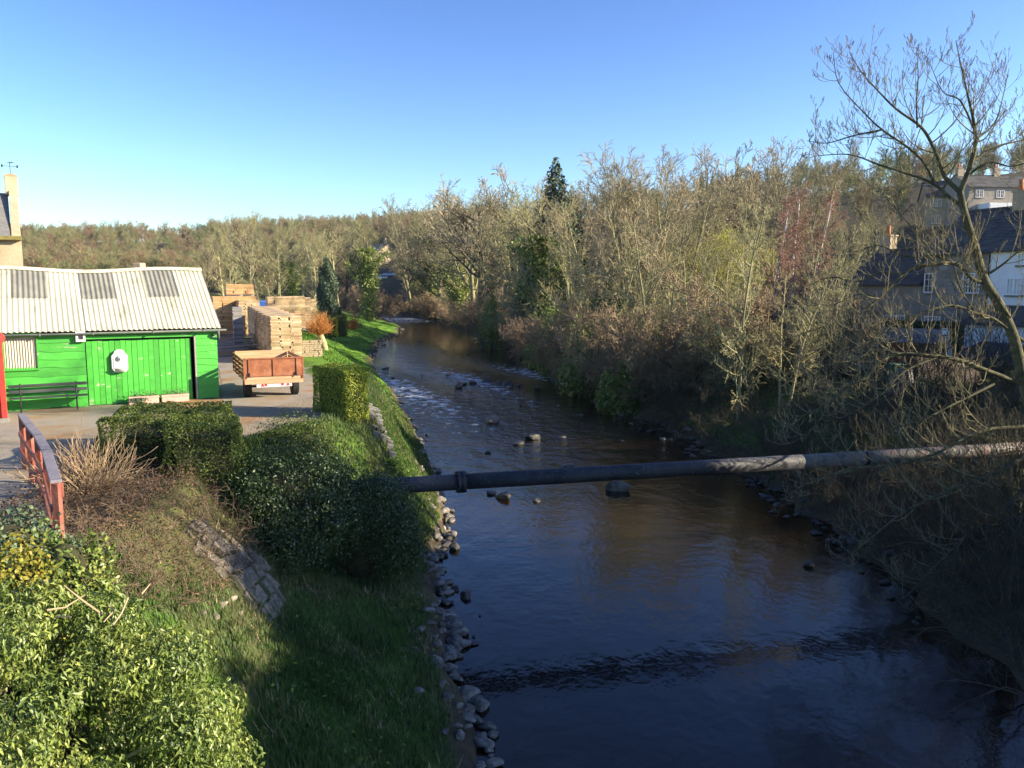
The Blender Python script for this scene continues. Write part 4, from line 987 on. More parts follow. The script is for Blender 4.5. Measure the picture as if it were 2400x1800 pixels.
# conifer with drooping sprays
def conifer(name, px, ptop, Y, label, wide=.26, material='leaf_conifer', n=5200, size=.5, seed=3, cat='tree'):
    P = aty(px, ptop, Y); g = float(gz(P[0], Y)); H = P[2] - g; r = np.random.default_rng(seed)
    t = empty(name, (P[0], Y, g), 0, label=label, category=cat)
    MB().tube([(0, 0, -.2), (0, 0, H * .5), (0, 0, H * .98)], [.22, .13, .02], 7).build('trunk', 'bark_dark', t, smooth=True)
    z = H * (1 - np.sqrt(r.uniform(.0, .92, n))) ; a = r.uniform(0, 6.28, n); lay = .78 + .22 * np.sin(z * 3.3 + a * 3)
    rad = ((H - z) / H) ** .72 * H * wide * .8 * np.sqrt(r.uniform(.15, 1, n)) * lay + .05
    q = np.stack([rad * np.cos(a), rad * np.sin(a), z - rad * .25 + .3], 1)
    nn = np.stack([np.cos(a) * .4, np.sin(a) * .4, np.ones(n)], 1)
    put('crown', leaf_mesh('sprays', q, nn, size, material, seed, .4, .5, jitter=.4), t)['kind'] = 'stuff'
    return t
conifer('spruce_tree', 1303, 372, 92, 'dark green conifer spiking above the riverside wood', .36, n=14000, size=.55)
conifer('spruce_tree', 1340, 440, 100, 'lower dark conifer just behind the tall spiky one', .34, n=8000, size=.55, seed=8)
# column cypress by the lawn
P = aty(766, 606, 100); g = float(gz(P[0], 100)); H = P[2] - g
cy = empty('column_cypress', (P[0], 100, g), 0, label='dark narrow cypress standing at the edge of the lawn', category='tree')
r = np.random.default_rng(4); n = 9000; q = sphere_pts(n, r) * (r.uniform(.75, 1, (n, 1)))
q = q * np.array([1.25, 1.25, H * .5]) * (1 + .12 * np.sin(q[:, 2:3] * 9 + q[:, :1] * 6)); q[:, 2] += H * .5
put('crown', leaf_mesh('crown', q, sphere_pts(n, r), .3, 'leaf_conifer', 4, .4, -.6), cy)['kind'] = 'stuff'
MB().tube([(0, 0, -.2), (0, 0, H * .9)], [.2, .03], 7).build('trunk', 'bark_dark', cy)

# evergreen / ivy thickets in the wood
def leaf_blob(name, P, rad, n, size, material, label, cat='bush', seed=1, group=None, lumps=14, stem=True, core=.8, flat=0.0):
    r = np.random.default_rng(seed); o = empty(name, tuple(P), 0, label=label, category=cat, group=group)
    rad = np.array(rad, float); c = sphere_pts(lumps, r); c[:, 2] = np.abs(c[:, 2]) * .9 + .05; c *= .55
    k = r.integers(0, lumps, n); q = c[k] + sphere_pts(n, r) * (r.uniform(.24, .45, (lumps, 1))[k]) * r.uniform(.7, 1.06, (n, 1))
    keep = q[:, 2] > -.02; q = q[keep]; k = k[keep]
    nn = q - c[k] * .8; nn /= np.linalg.norm(nn, axis=1, keepdims=True) + 1e-9
    put('foliage', leaf_mesh('foliage', q * rad, nn, size, material, seed, .62, .35), o)['kind'] = 'stuff'
    if core: MB().sphere((0, 0, rad[2] * .3), tuple(rad * np.array([.4, .4, .36])), 12, 8).build('shade_core', 'core', o)  # near-black solid, its colour stands for shade inside the bush
    if stem:
        mb = MB()
        for i in range(6):
            e = c[i % lumps] * rad * .9; mb.tube([(0, 0, -.2), e * .5 + r.normal(0, .06, 3) * rad * .5, e], [.05, .035, .012], 5, False)
        mb.build('stems', 'bark_dark', o)['kind'] = 'stuff'
    return o
for i, (px, py, Y, w, h) in enumerate(((1255, 610, 92, 3.5, 5), (1330, 700, 70, 3, 4), (1285, 690, 78, 3.4, 4), (1410, 660, 62, 2.6, 4.5), (1370, 745, 58, 2.4, 3), (1530, 760, 52, 1.8, 3.5), (1620, 740, 56, 2.2, 3), (1450, 820, 50, 1.8, 2.2),  (1150, 690, 100, 2.6, 3.5))):
    P = aty(px, py, Y); g = float(gz(P[0], Y))
    leaf_blob('evergreen_bush', (P[0], Y, g), (w, w, max(h, P[2] - g + h * .35)), 4200, .24, 'leaf_ivy' if i % 3 else 'leaf_ivy_dark', 'glossy evergreen bush filling gaps in the riverside wood', 'bush', 60 + i, 'evergreen bushes in the wood', core=0)

# distant wood on the hills, one mass
def wood(name, pts, kinds, seed, label):
    me = bpy.data.meshes.new(name); me.from_pydata([tuple(p) for p in pts], [], [])
    o = put(name, me); tag(o, label, 'woodland', kind='stuff')
    ng = bpy.data.node_groups.new(name, 'GeometryNodeTree')
    ng.interface.new_socket('Geometry', in_out='INPUT', socket_type='NodeSocketGeometry'); ng.interface.new_socket('Geometry', in_out='OUTPUT', socket_type='NodeSocketGeometry')
    n, l = ng.nodes, ng.links; gi, go = n.new('NodeGroupInput'), n.new('NodeGroupOutput')
    join = n.new('GeometryNodeJoinGeometry')
    for k, (mesh_list) in enumerate(kinds):
        sel = n.new('FunctionNodeRandomValue'); sel.data_type = 'INT'; sel.inputs[4].default_value = 0; sel.inputs[5].default_value = len(kinds) - 1; sel.inputs['Seed'].default_value = seed
        cmp = n.new('FunctionNodeCompare'); cmp.data_type = 'INT'; cmp.operation = 'EQUAL'; cmp.inputs[3].default_value = k
        l.new(sel.outputs[2], cmp.inputs[2])
        ip = n.new('GeometryNodeInstanceOnPoints'); l.new(gi.outputs[0], ip.inputs['Points']); l.new(cmp.outputs[0], ip.inputs['Selection'])
        oi = n.new('GeometryNodeObjectInfo'); oi.inputs['Object'].default_value = mesh_list; oi.inputs['As Instance'].default_value = True
        l.new(oi.outputs['Geometry'], ip.inputs['Instance'])
        rr = n.new('FunctionNodeRandomValue'); rr.data_type = 'FLOAT_VECTOR'; rr.inputs[0].default_value = (0, 0, 0); rr.inputs[1].default_value = (0, 0, 6.28); l.new(rr.outputs[0], ip.inputs['Rotation'])
        rs = n.new('FunctionNodeRandomValue'); rs.data_type = 'FLOAT'; rs.inputs[2].default_value = .55; rs.inputs[3].default_value = .95; rs.inputs['Seed'].default_value = 7; l.new(rs.outputs[1], ip.inputs['Scale'])
        l.new(ip.outputs[0], join.inputs[0])
    l.new(join.outputs[0], go.inputs[0])
    o.modifiers.new('wood', 'NODES').node_group = ng
    return o
# compact far-tree meshes (trunk and twigs in one) used only by the far wood
def far_mesh(nm, mt, mc, seed, up, ang):
    rng = np.random.default_rng(seed); out = []
    P = dict(rmin=.035, seg=[5, 4, 3, 3], wob=[.05, .14, .18, .2], up=[.1, up, .3, .1], n=[12, 8, 7], t0=[.2, .2, .1], ang=[ang, 45, 45], ratio=[.5, .5, .5])
    grow(rng, np.array([0, 0, -.4]), np.array([0, 0, 1.]), 10, .28, 0, P, out)
    tm, cm = branch_meshes(nm, out, 1, mt, mc); z = max(o[0][:, 2].max() for o in out)
    me = cm; o = bpy.data.objects.new(nm, me); o.scale = (11 / z,) * 3
    return o
mat('far_olive', [(.20, .19, .085), (.30, .27, .13)], .05, .95, coord='World'); mat('far_brown', [(.2, .13, .08), (.30, .21, .12)], .05, .95, coord='World'); mat('far_green', [(.14, .16, .06), (.22, .23, .10)], .05, .95, coord='World')
FARS = [far_mesh('far_a', 'bark', 'far_olive', 1, .5, 50), far_mesh('far_b', 'bark', 'far_brown', 2, .6, 45), far_mesh('far_c', 'bark', 'far_green', 3, .4, 55), far_mesh('far_d', 'bark', 'far_olive', 4, .8, 38)]
r = np.random.default_rng(9); pts = []
while len(pts) < 2200:
    y = r.uniform(190, 560); px = r.uniform(-40, 1150); x = (px - 1200) / F * y
    if y < 320 and (LE(y) - 25 < x < RE(y) + 10): continue
    if x > RE(y) and y < 210: continue
    if 815 < px < 985 and y < 312: continue
    pts.append((x, y, float(gz(x, y)) - .2))
wood('distant_wood', pts, FARS, 3, 'brown and olive leafless wood covering the far hillside')
pts = []
while len(pts) < 420:
    y = r.uniform(125, 420); px = r.uniform(1100, 2500); x = (px - 1200) / F * y
    if x < RE(y) + 45 or (px > 2150 and 85 < y < 175): continue
    pts.append((x, y, float(gz(x, y)) - .2))
wood('hillside_wood', pts, FARS, 5, 'leafless wood rising on the valley side behind the cottages')
# ------------------------------------------------------------------ stones
def stone_mesh(seed, flat=.6):
    r = np.random.default_rng(seed); mb = MB().sphere((0, 0, 0), .5, 14, 10); v = np.array(mb.v)
    n = sphere_pts(14, r); off = r.uniform(.22, .40, 14)
    for a, o in zip(n, off):                       # cut facets off the ball, then roughen
        d = v @ a; v -= np.clip(d - o, 0, None)[:, None] * a * .98
    v += .012 * np.sin(v[:, [1, 2, 0]] * 23 + seed); v[:, 2] *= flat; v[:, 0] *= r.uniform(1, 1.3)
    me = bpy.data.meshes.new('stone'); me.from_pydata([tuple(p) for p in v], [], mb.f)
    me.polygons.foreach_set('use_smooth', np.ones(len(me.polygons), dtype=bool)); return me
SM = {}
def stones_for(material):
    if material not in SM:
        SM[material] = []
        for s in range(8):
            me = stone_mesh(s, .55 + .05 * (s % 4)); me.materials.append(MATS[material]); SM[material].append(me)
    return SM[material]
RS = random.Random(77)
def stone(x, y, w, z, label, group, material='stone', name='boulder', tall=1.0):
    o = put(name, RS.choice(stones_for(material)), None, (x, y, z), (RS.uniform(-.25, .25), RS.uniform(-.25, .25), RS.uniform(0, 6.28)), (w * RS.uniform(.85, 1.1), w * RS.uniform(.8, 1.0), w * RS.uniform(.75, 1.05) * tall))
    return tag(o, label, 'stone', group)
def stone_pile(name, specs, label, material):
    """the many small stones that cannot be picked apart: one object"""
    V, Fq, Ft, n = [], [], [], 0
    for x, y, w, z in specs:
        me = RS.choice(stones_for(material)); v = np.empty(len(me.vertices) * 3, np.float32); me.vertices.foreach_get('co', v); v = v.reshape(-1, 3) * np.array([w, w * RS.uniform(.8, 1), w * RS.uniform(.75, 1.05)])
        a = RS.uniform(0, 6.28); c, s = math.cos(a), math.sin(a); v = np.stack([v[:, 0] * c - v[:, 1] * s + x, v[:, 0] * s + v[:, 1] * c + y, v[:, 2] + z], 1); V.append(v)
        for p in me.polygons: (Fq if len(p.vertices) == 4 else Ft).append([n + i for i in p.vertices])
        n += len(v)
    tag(put(name, mesh_np(name, np.concatenate(V), [np.array(Fq), np.array(Ft)], material, True)), label, 'stones', kind='stuff')
LS = 'grey boulder in the row edging the left water line'
for px, py, w in ((1130, 1734, 70), (1084, 1705, 44), (1156, 1780, 52), (1127, 1790, 42), (1089, 1627, 76), (1101, 1658, 46), (1118, 1682, 44), (1072, 1478, 72), (1078, 1500, 56), (1060, 1520, 50), (1055, 1560, 48), (1070, 1585, 40), (1010, 1360, 50), (1020, 1345, 40), (1000, 1400, 52), (1015, 1432, 48), (1030, 1240, 46), (1010, 1235, 34),
                  (1018, 1255, 40), (1000, 1222, 30), (1005, 1205, 28), (990, 1180, 30), (995, 1270, 36), (1022, 1280, 34), (1030, 1300, 38), (985, 1300, 36), (1006, 1320, 42), (1034, 1170, 44), (1010, 1160, 34), (1095, 1760, 40), (1060, 1640, 36), (1040, 1460, 36)):
    P = atz(px, py, .1); ww = w / F * P[1]; stone(P[0], P[1], ww, .06, LS, 'boulders edging the left water line')
for i in range(160):
    y = RS.uniform(11, 30); t = abs(RS.gauss(0, .5)); x = float(LE(y)) + .18 - t * (1.1 if y > 30 else .8)
    w = RS.uniform(.15, .46); stone(x, y, w, max(.0, float(gz(x, y))) + .03, 'small grey stone among the boulders on the left water line', 'small stones on the left water line')
SP_ = []
for i in range(120):
    y = RS.uniform(28, 62); x = float(LE(y)) + .18 - abs(RS.gauss(0, .5)) * 1.1; SP_.append((x, y, RS.uniform(.15, .46), max(.0, float(gz(x, y))) + .03))
for i in range(70):
    y = RS.uniform(84, 160); x = float(LE(y)) + RS.uniform(-.9, .5); SP_.append((x, y, RS.uniform(.25, .7), max(0, float(gz(x, y))) + .05))
stone_pile('shore_stones', SP_, 'loose stones lining the left shore beyond the pipe and below the lawn', 'stone')
RK = [(904, 864, 22), (921, 886, 14), (1176, 1005, 16), (1001, 1019, 15), (1000, 1031, 10), (1144, 1060, 18), (1216, 1041, 38), (1254, 1028, 45), (1315, 1025, 28), (1448, 1032, 9), (1152, 1156, 30), (1258, 1172, 32), (1040, 1300, 24), (1067, 1378, 34), (1091, 1398, 40), (1059, 1412, 16), (1109, 1508, 24), (1022, 1190, 20), (1118, 1690, 14), (1110, 1490, 12),
      (1060, 1255, 18), (1325, 775, 14), (1050, 880, 10), (1180, 935, 12), (1300, 850, 16), (1222, 950, 10), (990, 880, 9), (1095, 830, 9), (985, 800, 8), (1360, 930, 14), (1125, 1440, 9), (1900, 1325, 34)]
for px, py, w in RK:
    P = atz(px, py, .03); stone(P[0], P[1], w / F * P[1], .03, 'dark wet rock poking out of the river', 'wet rocks out in the river', 'stone_wet', 'river_rock')
for px, py, w, lab in ((1157, 986, 42, 'pale rounded boulder alone in midstream'), (1181, 1163, 50, 'pointed pale boulder just below the pipe flange'), (1067, 1282, 32, 'blocky dark rock standing off the left boulders'), (1449, 1143, 70, 'flat pale slab of rock under the middle of the pipe'), (1332, 1092, 36, 'pale rock just behind the pipe at midstream')):
    P = atz(px, py, .08); stone(P[0], P[1], w / F * P[1], .08, lab, None, 'stone', 'river_boulder', 1.15)
for px, py, w in ((1109, 897, 26), (1141, 893, 34), (1168, 898, 26), (1190, 900, 40), (1076, 906, 30), (1261, 910, 28), (1215, 902, 18), (1090, 900, 16)):
    P = atz(px, py, .1); stone(P[0], P[1], w / F * P[1], .08, 'mossy rock in the low bar across the rapids', 'rocks barring the rapids', 'stone_wet', 'river_rock', 1.3)
for px, py, w in ((1555, 998, 18), (1581, 1013, 20), (1595, 1024, 20), (1613, 1008, 20), (1624, 1030, 18), (1639, 1040, 18), (1569, 1033, 16), (1553, 1030, 16), (1624, 1071, 24), (1624, 1049, 18), (1565, 1063, 10), (1390, 940, 16), (1425, 966, 14), (1440, 985, 12), (1362, 975, 12), (1480, 995, 14), (1410, 955, 12), (1455, 975, 12), (1530, 1010, 12), (1500, 1005, 10), (1660, 1060, 16), (1400, 925, 10)):
    P = atg(px, py); stone(P[0], P[1], w / F * P[1], max(0, float(gz(P[0], P[1]))) + .04, 'pale stone on the shingle below the right bank', 'stones below the right bank')
SP_ = []
for i in range(150):
    y = RS.uniform(14, 80) if i < 50 else RS.uniform(22, 46); x = float(RE(y)) + RS.uniform(-.5, .9); SP_.append((x, y, RS.uniform(.15, .45), max(0, float(gz(x, y))) + .03))
stone_pile('shore_stones', SP_, 'dark wet stones lying along the right water edge', 'stone_wet')

# ------------------------------------------------------------------ pipe across the river
def pipe_mat(name, stops, patch):
    m = mat(name, stops, 2.2, .6, .3, 20); n, l = m.node_tree.nodes, m.node_tree.links; p = n['Principled BSDF']
    src = p.inputs['Base Color'].links[0].from_socket
    v = n.new('ShaderNodeTexNoise'); v.inputs['Scale'].default_value = 26; v.inputs['Detail'].default_value = 3
    tc = n.new('ShaderNodeTexCoord'); l.new(tc.outputs['Object'], v.inputs['Vector'])
    r = n.new('ShaderNodeValToRGB'); r.color_ramp.elements[0].position = .66; r.color_ramp.elements[1].position = .71; l.new(v.outputs['Fac'], r.inputs[0])
    mx = n.new('ShaderNodeMix'); mx.data_type = 'RGBA'; l.new(r.outputs[0], mx.inputs[0]); l.new(src, mx.inputs[6]); mx.inputs[7].default_value = (*patch, 1)
    l.new(mx.outputs[2], p.inputs['Base Color'])
pipe_mat('pipe_dark', [(.018, .02, .025), (.055, .055, .06)], (.36, .36, .34))
pipe_mat('pipe_pale', [(.3, (.08, .08, .075)), (.5, (.19, .17, .15)), (.62, (.25, .14, .115)), (.75, (.17, .18, .13))], (.36, .33, .3))
pa, pb = aty(1000, 1134, 20.2), aty(2280, 1058, 24.1)
pd = (pb - pa) / np.linalg.norm(pb - pa); pu = lambda px: pa + (pb - pa) * ((px - 1000) / 1280.0)
pp = empty('river_pipe', tuple(pa), 0, label='long dark pipe spanning the river from bush to far bank', category='pipe')
def pseg(p, q, r): return MB().tube([p - pa, (p + q) / 2 - pa, q - pa], r, 28)
A, B, C_, D_ = pa - pd * 3.2, pu(1068), pu(1830), pb + pd * 4.5
pseg(A, B - pd * .09, .205).build('pipe_section', 'pipe_dark', pp, smooth=True)
pseg(B + pd * .09, C_, .205).build('pipe_section', 'pipe_dark', pp, smooth=True)
o = pseg(C_ + pd * .02, D_, .203).build('pipe_section', 'pipe_pale', pp, smooth=True); o['label'] = 'paler pinkish section of the pipe near the right bank'
fl = pseg(B - pd * .1, B - pd * .01, .285).build('flange', 'black_iron', pp); pseg(B + pd * .01, B + pd * .1, .285).build('flange', 'black_iron', pp)
uu = norm(np.cross(pd, [0, 0, 1.])); ww = np.cross(uu, pd)
for k in range(12):
    a = 2 * math.pi * k / 12; c = B + (uu * math.cos(a) + ww * math.sin(a)) * .25; pseg(c - pd * .14, c + pd * .14, .02).build('bolt', 'black_iron', fl)
jn = pu(1990); pseg(jn - pd * .06, jn + pd * .06, .225).build('joint_collar', 'black_iron', pp, smooth=True)
q = pu(2440); tag(MB().box(q[0] - .1, q[0] + .9, q[1] - .6, q[1] + .7, float(gz(q[0], q[1])) - .6, q[2] - .21).build('pipe_pier', 'concrete', bevel=.03), 'concrete pier carrying the pipe on the right bank', 'pier')

# ------------------------------------------------------------------ near bare tree on the right
def near_tree():
    rng = np.random.default_rng(3); out = []; YT = 22.5
    def limb(pts, r0, r1, dy0=0., dy1=0.):
        n = len(pts); P = np.array([aty(a, b, YT + dy0 + (dy1 - dy0) * i / (n - 1)) for i, (a, b) in enumerate(pts)])
        # smooth with Catmull-Rom
        Q = []; E = np.vstack([2 * P[0] - P[1], P, 2 * P[-1] - P[-2]])
        for i in range(n - 1):
            for t in np.linspace(0, 1, 5)[:-1]:
                a, b, c, d = E[i:i + 4]; Q.append(.5 * (2 * b + (c - a) * t + (2 * a - 5 * b + 4 * c - d) * t * t + (3 * b - a - 3 * c + d) * t ** 3))
        Q.append(P[-1]); Q = np.array(Q); R = np.linspace(r0 * (.78 if r0 < .15 else 1), r1, len(Q)); out.append((Q, R, 0)); return Q, R
    base = aty(2440, 1060, YT); gb = float(gz(base[0], YT))
    trunk = [(2452, 1150), (2425, 1000), (2395, 880), (2375, 790), (2340, 710), (2308, 658), (2285, 580), (2262, 505), (2250, 450)]
    L = [limb(trunk, .175, .085),
         limb([(2250, 450), (2270, 400), (2286, 340), (2282, 285), (2271, 235), (2255, 165), (2240, 95)], .10, .008, 0, -.6),
         limb([(2252, 452), (2215, 415), (2200, 375), (2176, 322), (2152, 292), (2100, 255), (2060, 215), (2020, 170), (1990, 120)], .09, .008, 0, .8),
         limb([(2190, 432), (2174, 396), (2145, 358), (2068, 304), (2027, 266), (1966, 195), (1953, 121)], .06, .007, .2, -.4),
         limb([(2262, 490), (2225, 462), (2190, 432), (2130, 408), (2060, 386), (1990, 362), (1905, 366)], .075, .008, 0, .5),
         limb([(2150, 300), (2148, 240), (2152, 180), (2148, 110)], .035, .006, .3, .2),
         limb([(2282, 300), (2250, 235), (2210, 215), (2180, 150)], .04, .006, -.3, -.8),
         limb([(2284, 330), (2330, 290), (2350, 230), (2365, 160)], .04, .006, -.2, .6),
         limb([(2276, 380), (2330, 345), (2390, 330), (2450, 310)], .05, .008, 0, .6),
         limb([(2268, 410), (2320, 380), (2370, 390), (2440, 370)], .05, .008, 0, -.7),
         limb([(2068, 304), (2000, 318), (1940, 335), (1890, 330)], .035, .006, .3, .9),
         limb([(2308, 660), (2280, 655), (2240, 618), (2170, 622), (2120, 640), (2060, 700), (2000, 742), (1900, 775), (1830, 800)], .085, .008, 0, -.8),
         limb([(2240, 618), (2190, 600), (2120, 600), (2060, 575), (2000, 590), (1940, 580)], .05, .007, -.1, .8),
         limb([(2200, 622), (2160, 560), (2090, 480), (2060, 440)], .03, .006, -.1, .4),
         limb([(2400, 800), (2330, 748), (2290, 736), (2230, 716), (2150, 738), (2080, 770), (2030, 830), (2010, 880)], .06, .007, 0, -1.0),
         limb([(2290, 736), (2258, 690), (2240, 640), (2215, 570), (2205, 480)], .035, .006, 0, -.8),
         limb([(2320, 640), (2350, 620), (2400, 580), (2450, 560)], .05, .01, 0, -.6),
         limb([(2395, 900), (2310, 868), (2250, 845), (2200, 836), (2110, 830), (2060, 850), (2030, 885), (1990, 905), (1940, 945), (1880, 975), (1820, 990)], .09, .009, 0, -1.6),
         limb([(2200, 836), (2120, 870), (2070, 920), (2010, 960), (1960, 985)], .04, .007, -.6, -1.4),
         limb([(2330, 900), (2270, 930), (2210, 960), (2160, 985), (2080, 1010), (2030, 1050)], .05, .008, -.4, -1.8),
         limb([(2400, 1000), (2300, 1010), (2200, 1060), (2100, 1090), (1990, 1100), (1900, 1130), (1830, 1170)], .07, .008, -.5, -2.6),
         limb([(2420, 1060), (2330, 1110), (2220, 1150), (2120, 1200), (2030, 1270), (1960, 1330)], .07, .008, -1, -3.6),
         limb([(2430, 1120), (2340, 1200), (2260, 1260), (2190, 1330), (2120, 1400), (2060, 1420)], .06, .008, -1.6, -4.6)]
    L += [limb([(2120, 640), (2060, 640), (2010, 660), (1950, 650), (1890, 670)], .04, .007, -.3, .6), limb([(2060, 700), (2010, 690), (1950, 715), (1900, 710)], .03, .006, -.5, .3), limb([(2000, 742), (1960, 790), (1900, 830), (1840, 850)], .03, .006, -.6, -.2),
          limb([(2150, 738), (2100, 800), (2040, 800), (1980, 830), (1930, 870)], .03, .006, -.4, -1.2), limb([(2110, 830), (2050, 820), (1990, 850), (1930, 860), (1860, 900)], .035, .006, -1, -1.4), limb([(2010, 880), (1960, 930), (1900, 1010), (1850, 1040)], .025, .006, -1, -1.6)]
    PT = dict(rmin=.005, seg=[8, 6, 4], wob=[.07, .08, .08], up=[1.3, 1.5, 1.2], n=[5, 2], t0=[.2, .3], ang=[58, 50], ratio=[.5, .4], tip=.4)
    tips = []
    for li, (Q, R) in enumerate(L):
        seglen = np.linalg.norm(np.diff(Q, axis=0), axis=1); tot = seglen.sum(); acc = 0
        start = .55 if li == 0 else .12
        step = .2 if li else .4; s = tot * start
        cum = np.concatenate([[0], np.cumsum(seglen)])
        while s < tot:
            i = min(np.searchsorted(cum, s) - 1, len(Q) - 2); i = max(i, 0); f = (s - cum[i]) / seglen[i]
            p = Q[i] * (1 - f) + Q[i + 1] * f; d = norm(Q[i + 1] - Q[i]); rr = R[i]
            ax = norm(np.cross(d, rng.normal(0, 1, 3))); ang = math.radians(rng.uniform(50, 85))
            nd = norm(d * math.cos(ang) + ax * math.sin(ang) * np.array([1, 1, .6]))
            ln = rng.uniform(.5, 1.75) * (1 - .6 * (s / tot) ** 3)
            k = len(out); grow(rng, p, nd, ln, max(.009, min(rr * .45, .02)), 0, PT, out)
            for b in range(k, len(out)):
                o = out[b]; out[b] = (o[0], o[1], o[2] + 2); tips.append((o[0][-1], o[0][-1] - o[0][-2]))
            s += step * rng.uniform(.6, 1.5)
    t = empty('bare_ash_tree', (base[0], YT, gb), 0, label='large bare tree leaning over the river with upturned budded twigs', category='tree')
    off = np.array([base[0], YT, gb]); out = [(o[0] - off, o[1], o[2]) for o in out]
    mb = MB()
    for pts, rad, lev in out:
        if lev == 0: mb.tube(pts, list(rad), 9 if rad[0] > .1 else 6, False)
    mb.build('trunk', 'bark_moss', t, smooth=True)
    a = [[], [], [], []]
    for pts, rad, lev in out:
        if lev: a[0].append(pts[:-1]); a[1].append(pts[1:]); a[2].append(rad[:-1]); a[3].append(rad[1:])
    v, f = prisms(tuple(np.concatenate(x) for x in a), 4); put('twigs', mesh_np('twigs', v, f, 'twig_near'), t)['kind'] = 'stuff'
    tp = np.array([x[0] for x in tips]) - off; td = np.array([norm(x[1]) for x in tips]); bs, be, r0, r1 = [], [], [], []
    for k in range(3):
        c = tp - td * (.035 * k); o2 = rng.normal(0, .006, c.shape); bs.append(c + o2 - td * .006); be.append(c + o2 + td * .02); r0.append(np.full(len(c), .0065)); r1.append(np.full(len(c), .002))
    v, f = prisms((np.concatenate(bs), np.concatenate(be), np.concatenate(r0), np.concatenate(r1)), 4); put('buds', mesh_np('buds', v, f, 'bud'), t)['kind'] = 'stuff'
near_tree()

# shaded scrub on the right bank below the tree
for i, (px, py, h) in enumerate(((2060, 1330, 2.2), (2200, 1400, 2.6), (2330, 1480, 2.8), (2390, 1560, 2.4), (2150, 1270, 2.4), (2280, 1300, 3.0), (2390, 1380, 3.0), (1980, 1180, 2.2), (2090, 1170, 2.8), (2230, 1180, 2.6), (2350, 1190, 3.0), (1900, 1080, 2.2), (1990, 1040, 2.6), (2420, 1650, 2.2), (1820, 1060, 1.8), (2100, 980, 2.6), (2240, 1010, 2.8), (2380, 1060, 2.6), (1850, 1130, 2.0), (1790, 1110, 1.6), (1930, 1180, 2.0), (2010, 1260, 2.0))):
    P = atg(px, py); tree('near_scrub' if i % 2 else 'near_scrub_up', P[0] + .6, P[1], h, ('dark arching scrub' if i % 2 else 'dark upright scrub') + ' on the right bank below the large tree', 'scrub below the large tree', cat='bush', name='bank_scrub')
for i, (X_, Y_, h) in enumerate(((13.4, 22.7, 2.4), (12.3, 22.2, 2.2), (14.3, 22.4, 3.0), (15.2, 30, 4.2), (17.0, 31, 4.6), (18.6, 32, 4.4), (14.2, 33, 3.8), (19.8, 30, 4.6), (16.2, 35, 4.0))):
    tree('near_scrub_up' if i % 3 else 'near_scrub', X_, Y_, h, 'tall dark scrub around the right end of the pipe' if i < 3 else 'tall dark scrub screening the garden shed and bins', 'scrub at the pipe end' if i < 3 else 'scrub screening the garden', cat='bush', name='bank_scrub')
for i in range(18):
    y = 29 + i * 1.6; x = float(RE(y)) + RS.uniform(.6, 2.4)
    if 35 < y < 40 and i % 2: continue
    tree('near_scrub' if i % 2 else 'near_scrub_up', x, y, RS.uniform(2.0, 3.4), ('arching' if i % 2 else 'upright') + ' dark scrub overhanging the shingle at the right edge', 'scrub overhanging the shingle', cat='bush', name='bank_scrub')
for i, (px, py) in enumerate(((1600, 905), (1680, 930), (1520, 900), (1450, 880), (1760, 880), (1850, 900))):
    P = atg(px, py); tree('near_scrub_up', P[0] + .6, P[1], 2.4, 'low bramble thicket on the dark bank behind the shingle', 'brambles behind the shingle', cat='bush', name='bramble_thicket')

# ------------------------------------------------------------------ hedges and bushes of the left bank
def hedge_box(name, loc, rz, W, D, H, n, size, material, label, seed=1, top_mat=None, cat='hedge', wob=.08, group=None):
    r = np.random.default_rng(seed); o = empty(name, loc, rz, label=label, category=cat, group=group)
    areas = np.array([W * H, W * H, D * H, D * H, W * D * 1.3]); k = r.choice(5, n, p=areas / areas.sum()); u, v = r.uniform(0, 1, n), r.uniform(0, 1, n)
    q = np.zeros((n, 3)); nn = np.zeros((n, 3))
    for f, (fx, fy, fz, nx) in enumerate(((u * W, 0 * u, v * H, (0, -1, 0)), (u * W, 0 * u + D, v * H, (0, 1, 0)), (0 * u, u * D, v * H, (-1, 0, 0)), (0 * u + W, u * D, v * H, (1, 0, 0)), (u * W, v * D, 0 * u + H, (0, 0, 1)))):
        s = k == f; q[s] = np.stack([fx, fy, fz], 1)[s]; nn[s] = nx
    b = wob * (np.sin(q[:, 0] * 3.1 + seed) + np.sin(q[:, 1] * 3.7 + 1.3 * seed) + np.sin(q[:, 2] * 4.3) + .8 * np.sin(q[:, 0] * 7 + q[:, 2] * 6)) * .5
    # round the shoulders
    c = np.array([W / 2, D / 2, H * .5]); e = np.abs((q - c) / (np.array([W, D, H]) / 2)); corner = np.clip(np.sort(e, 1)[:, 1] - .8, 0, 1)
    q = q + nn * (b - r.exponential(size * .5, n))[:, None]; q = q + (c - q) * (corner * .5)[:, None] * np.array([1, 1, .6])
    q[:, 2] = np.maximum(q[:, 2], .02)
    put('foliage', leaf_mesh('foliage', q, nn, size, material, seed, .55, .1, jitter=.8), o)['kind'] = 'stuff'
    i = max(.2, wob * 2.5); MB().box(i, W - i, i, D - i, 0, H - i * 1.2).build('shade_core', 'core', o)  # dark box filling the hedge, interior shade put into its colour
    return o
hx = atz(812, 983, YARD); hedge_box('box_hedge', (hx[0], hx[1], YARD - .15), math.radians(40), .85, 2.3, 1.62, 15000, .06, 'leaf_hedge_gold', 'square clipped hedge block at the river end of the yard', 4, wob=.05)
hedge_box('clipped_hedge', (-9.1, 17.2, YARD - .1), math.radians(10), 2.6, 3.1, 1.15, 30000, .05, 'leaf_hedge', 'broad low clipped hedge between path and riverside bush', 6, wob=.15)
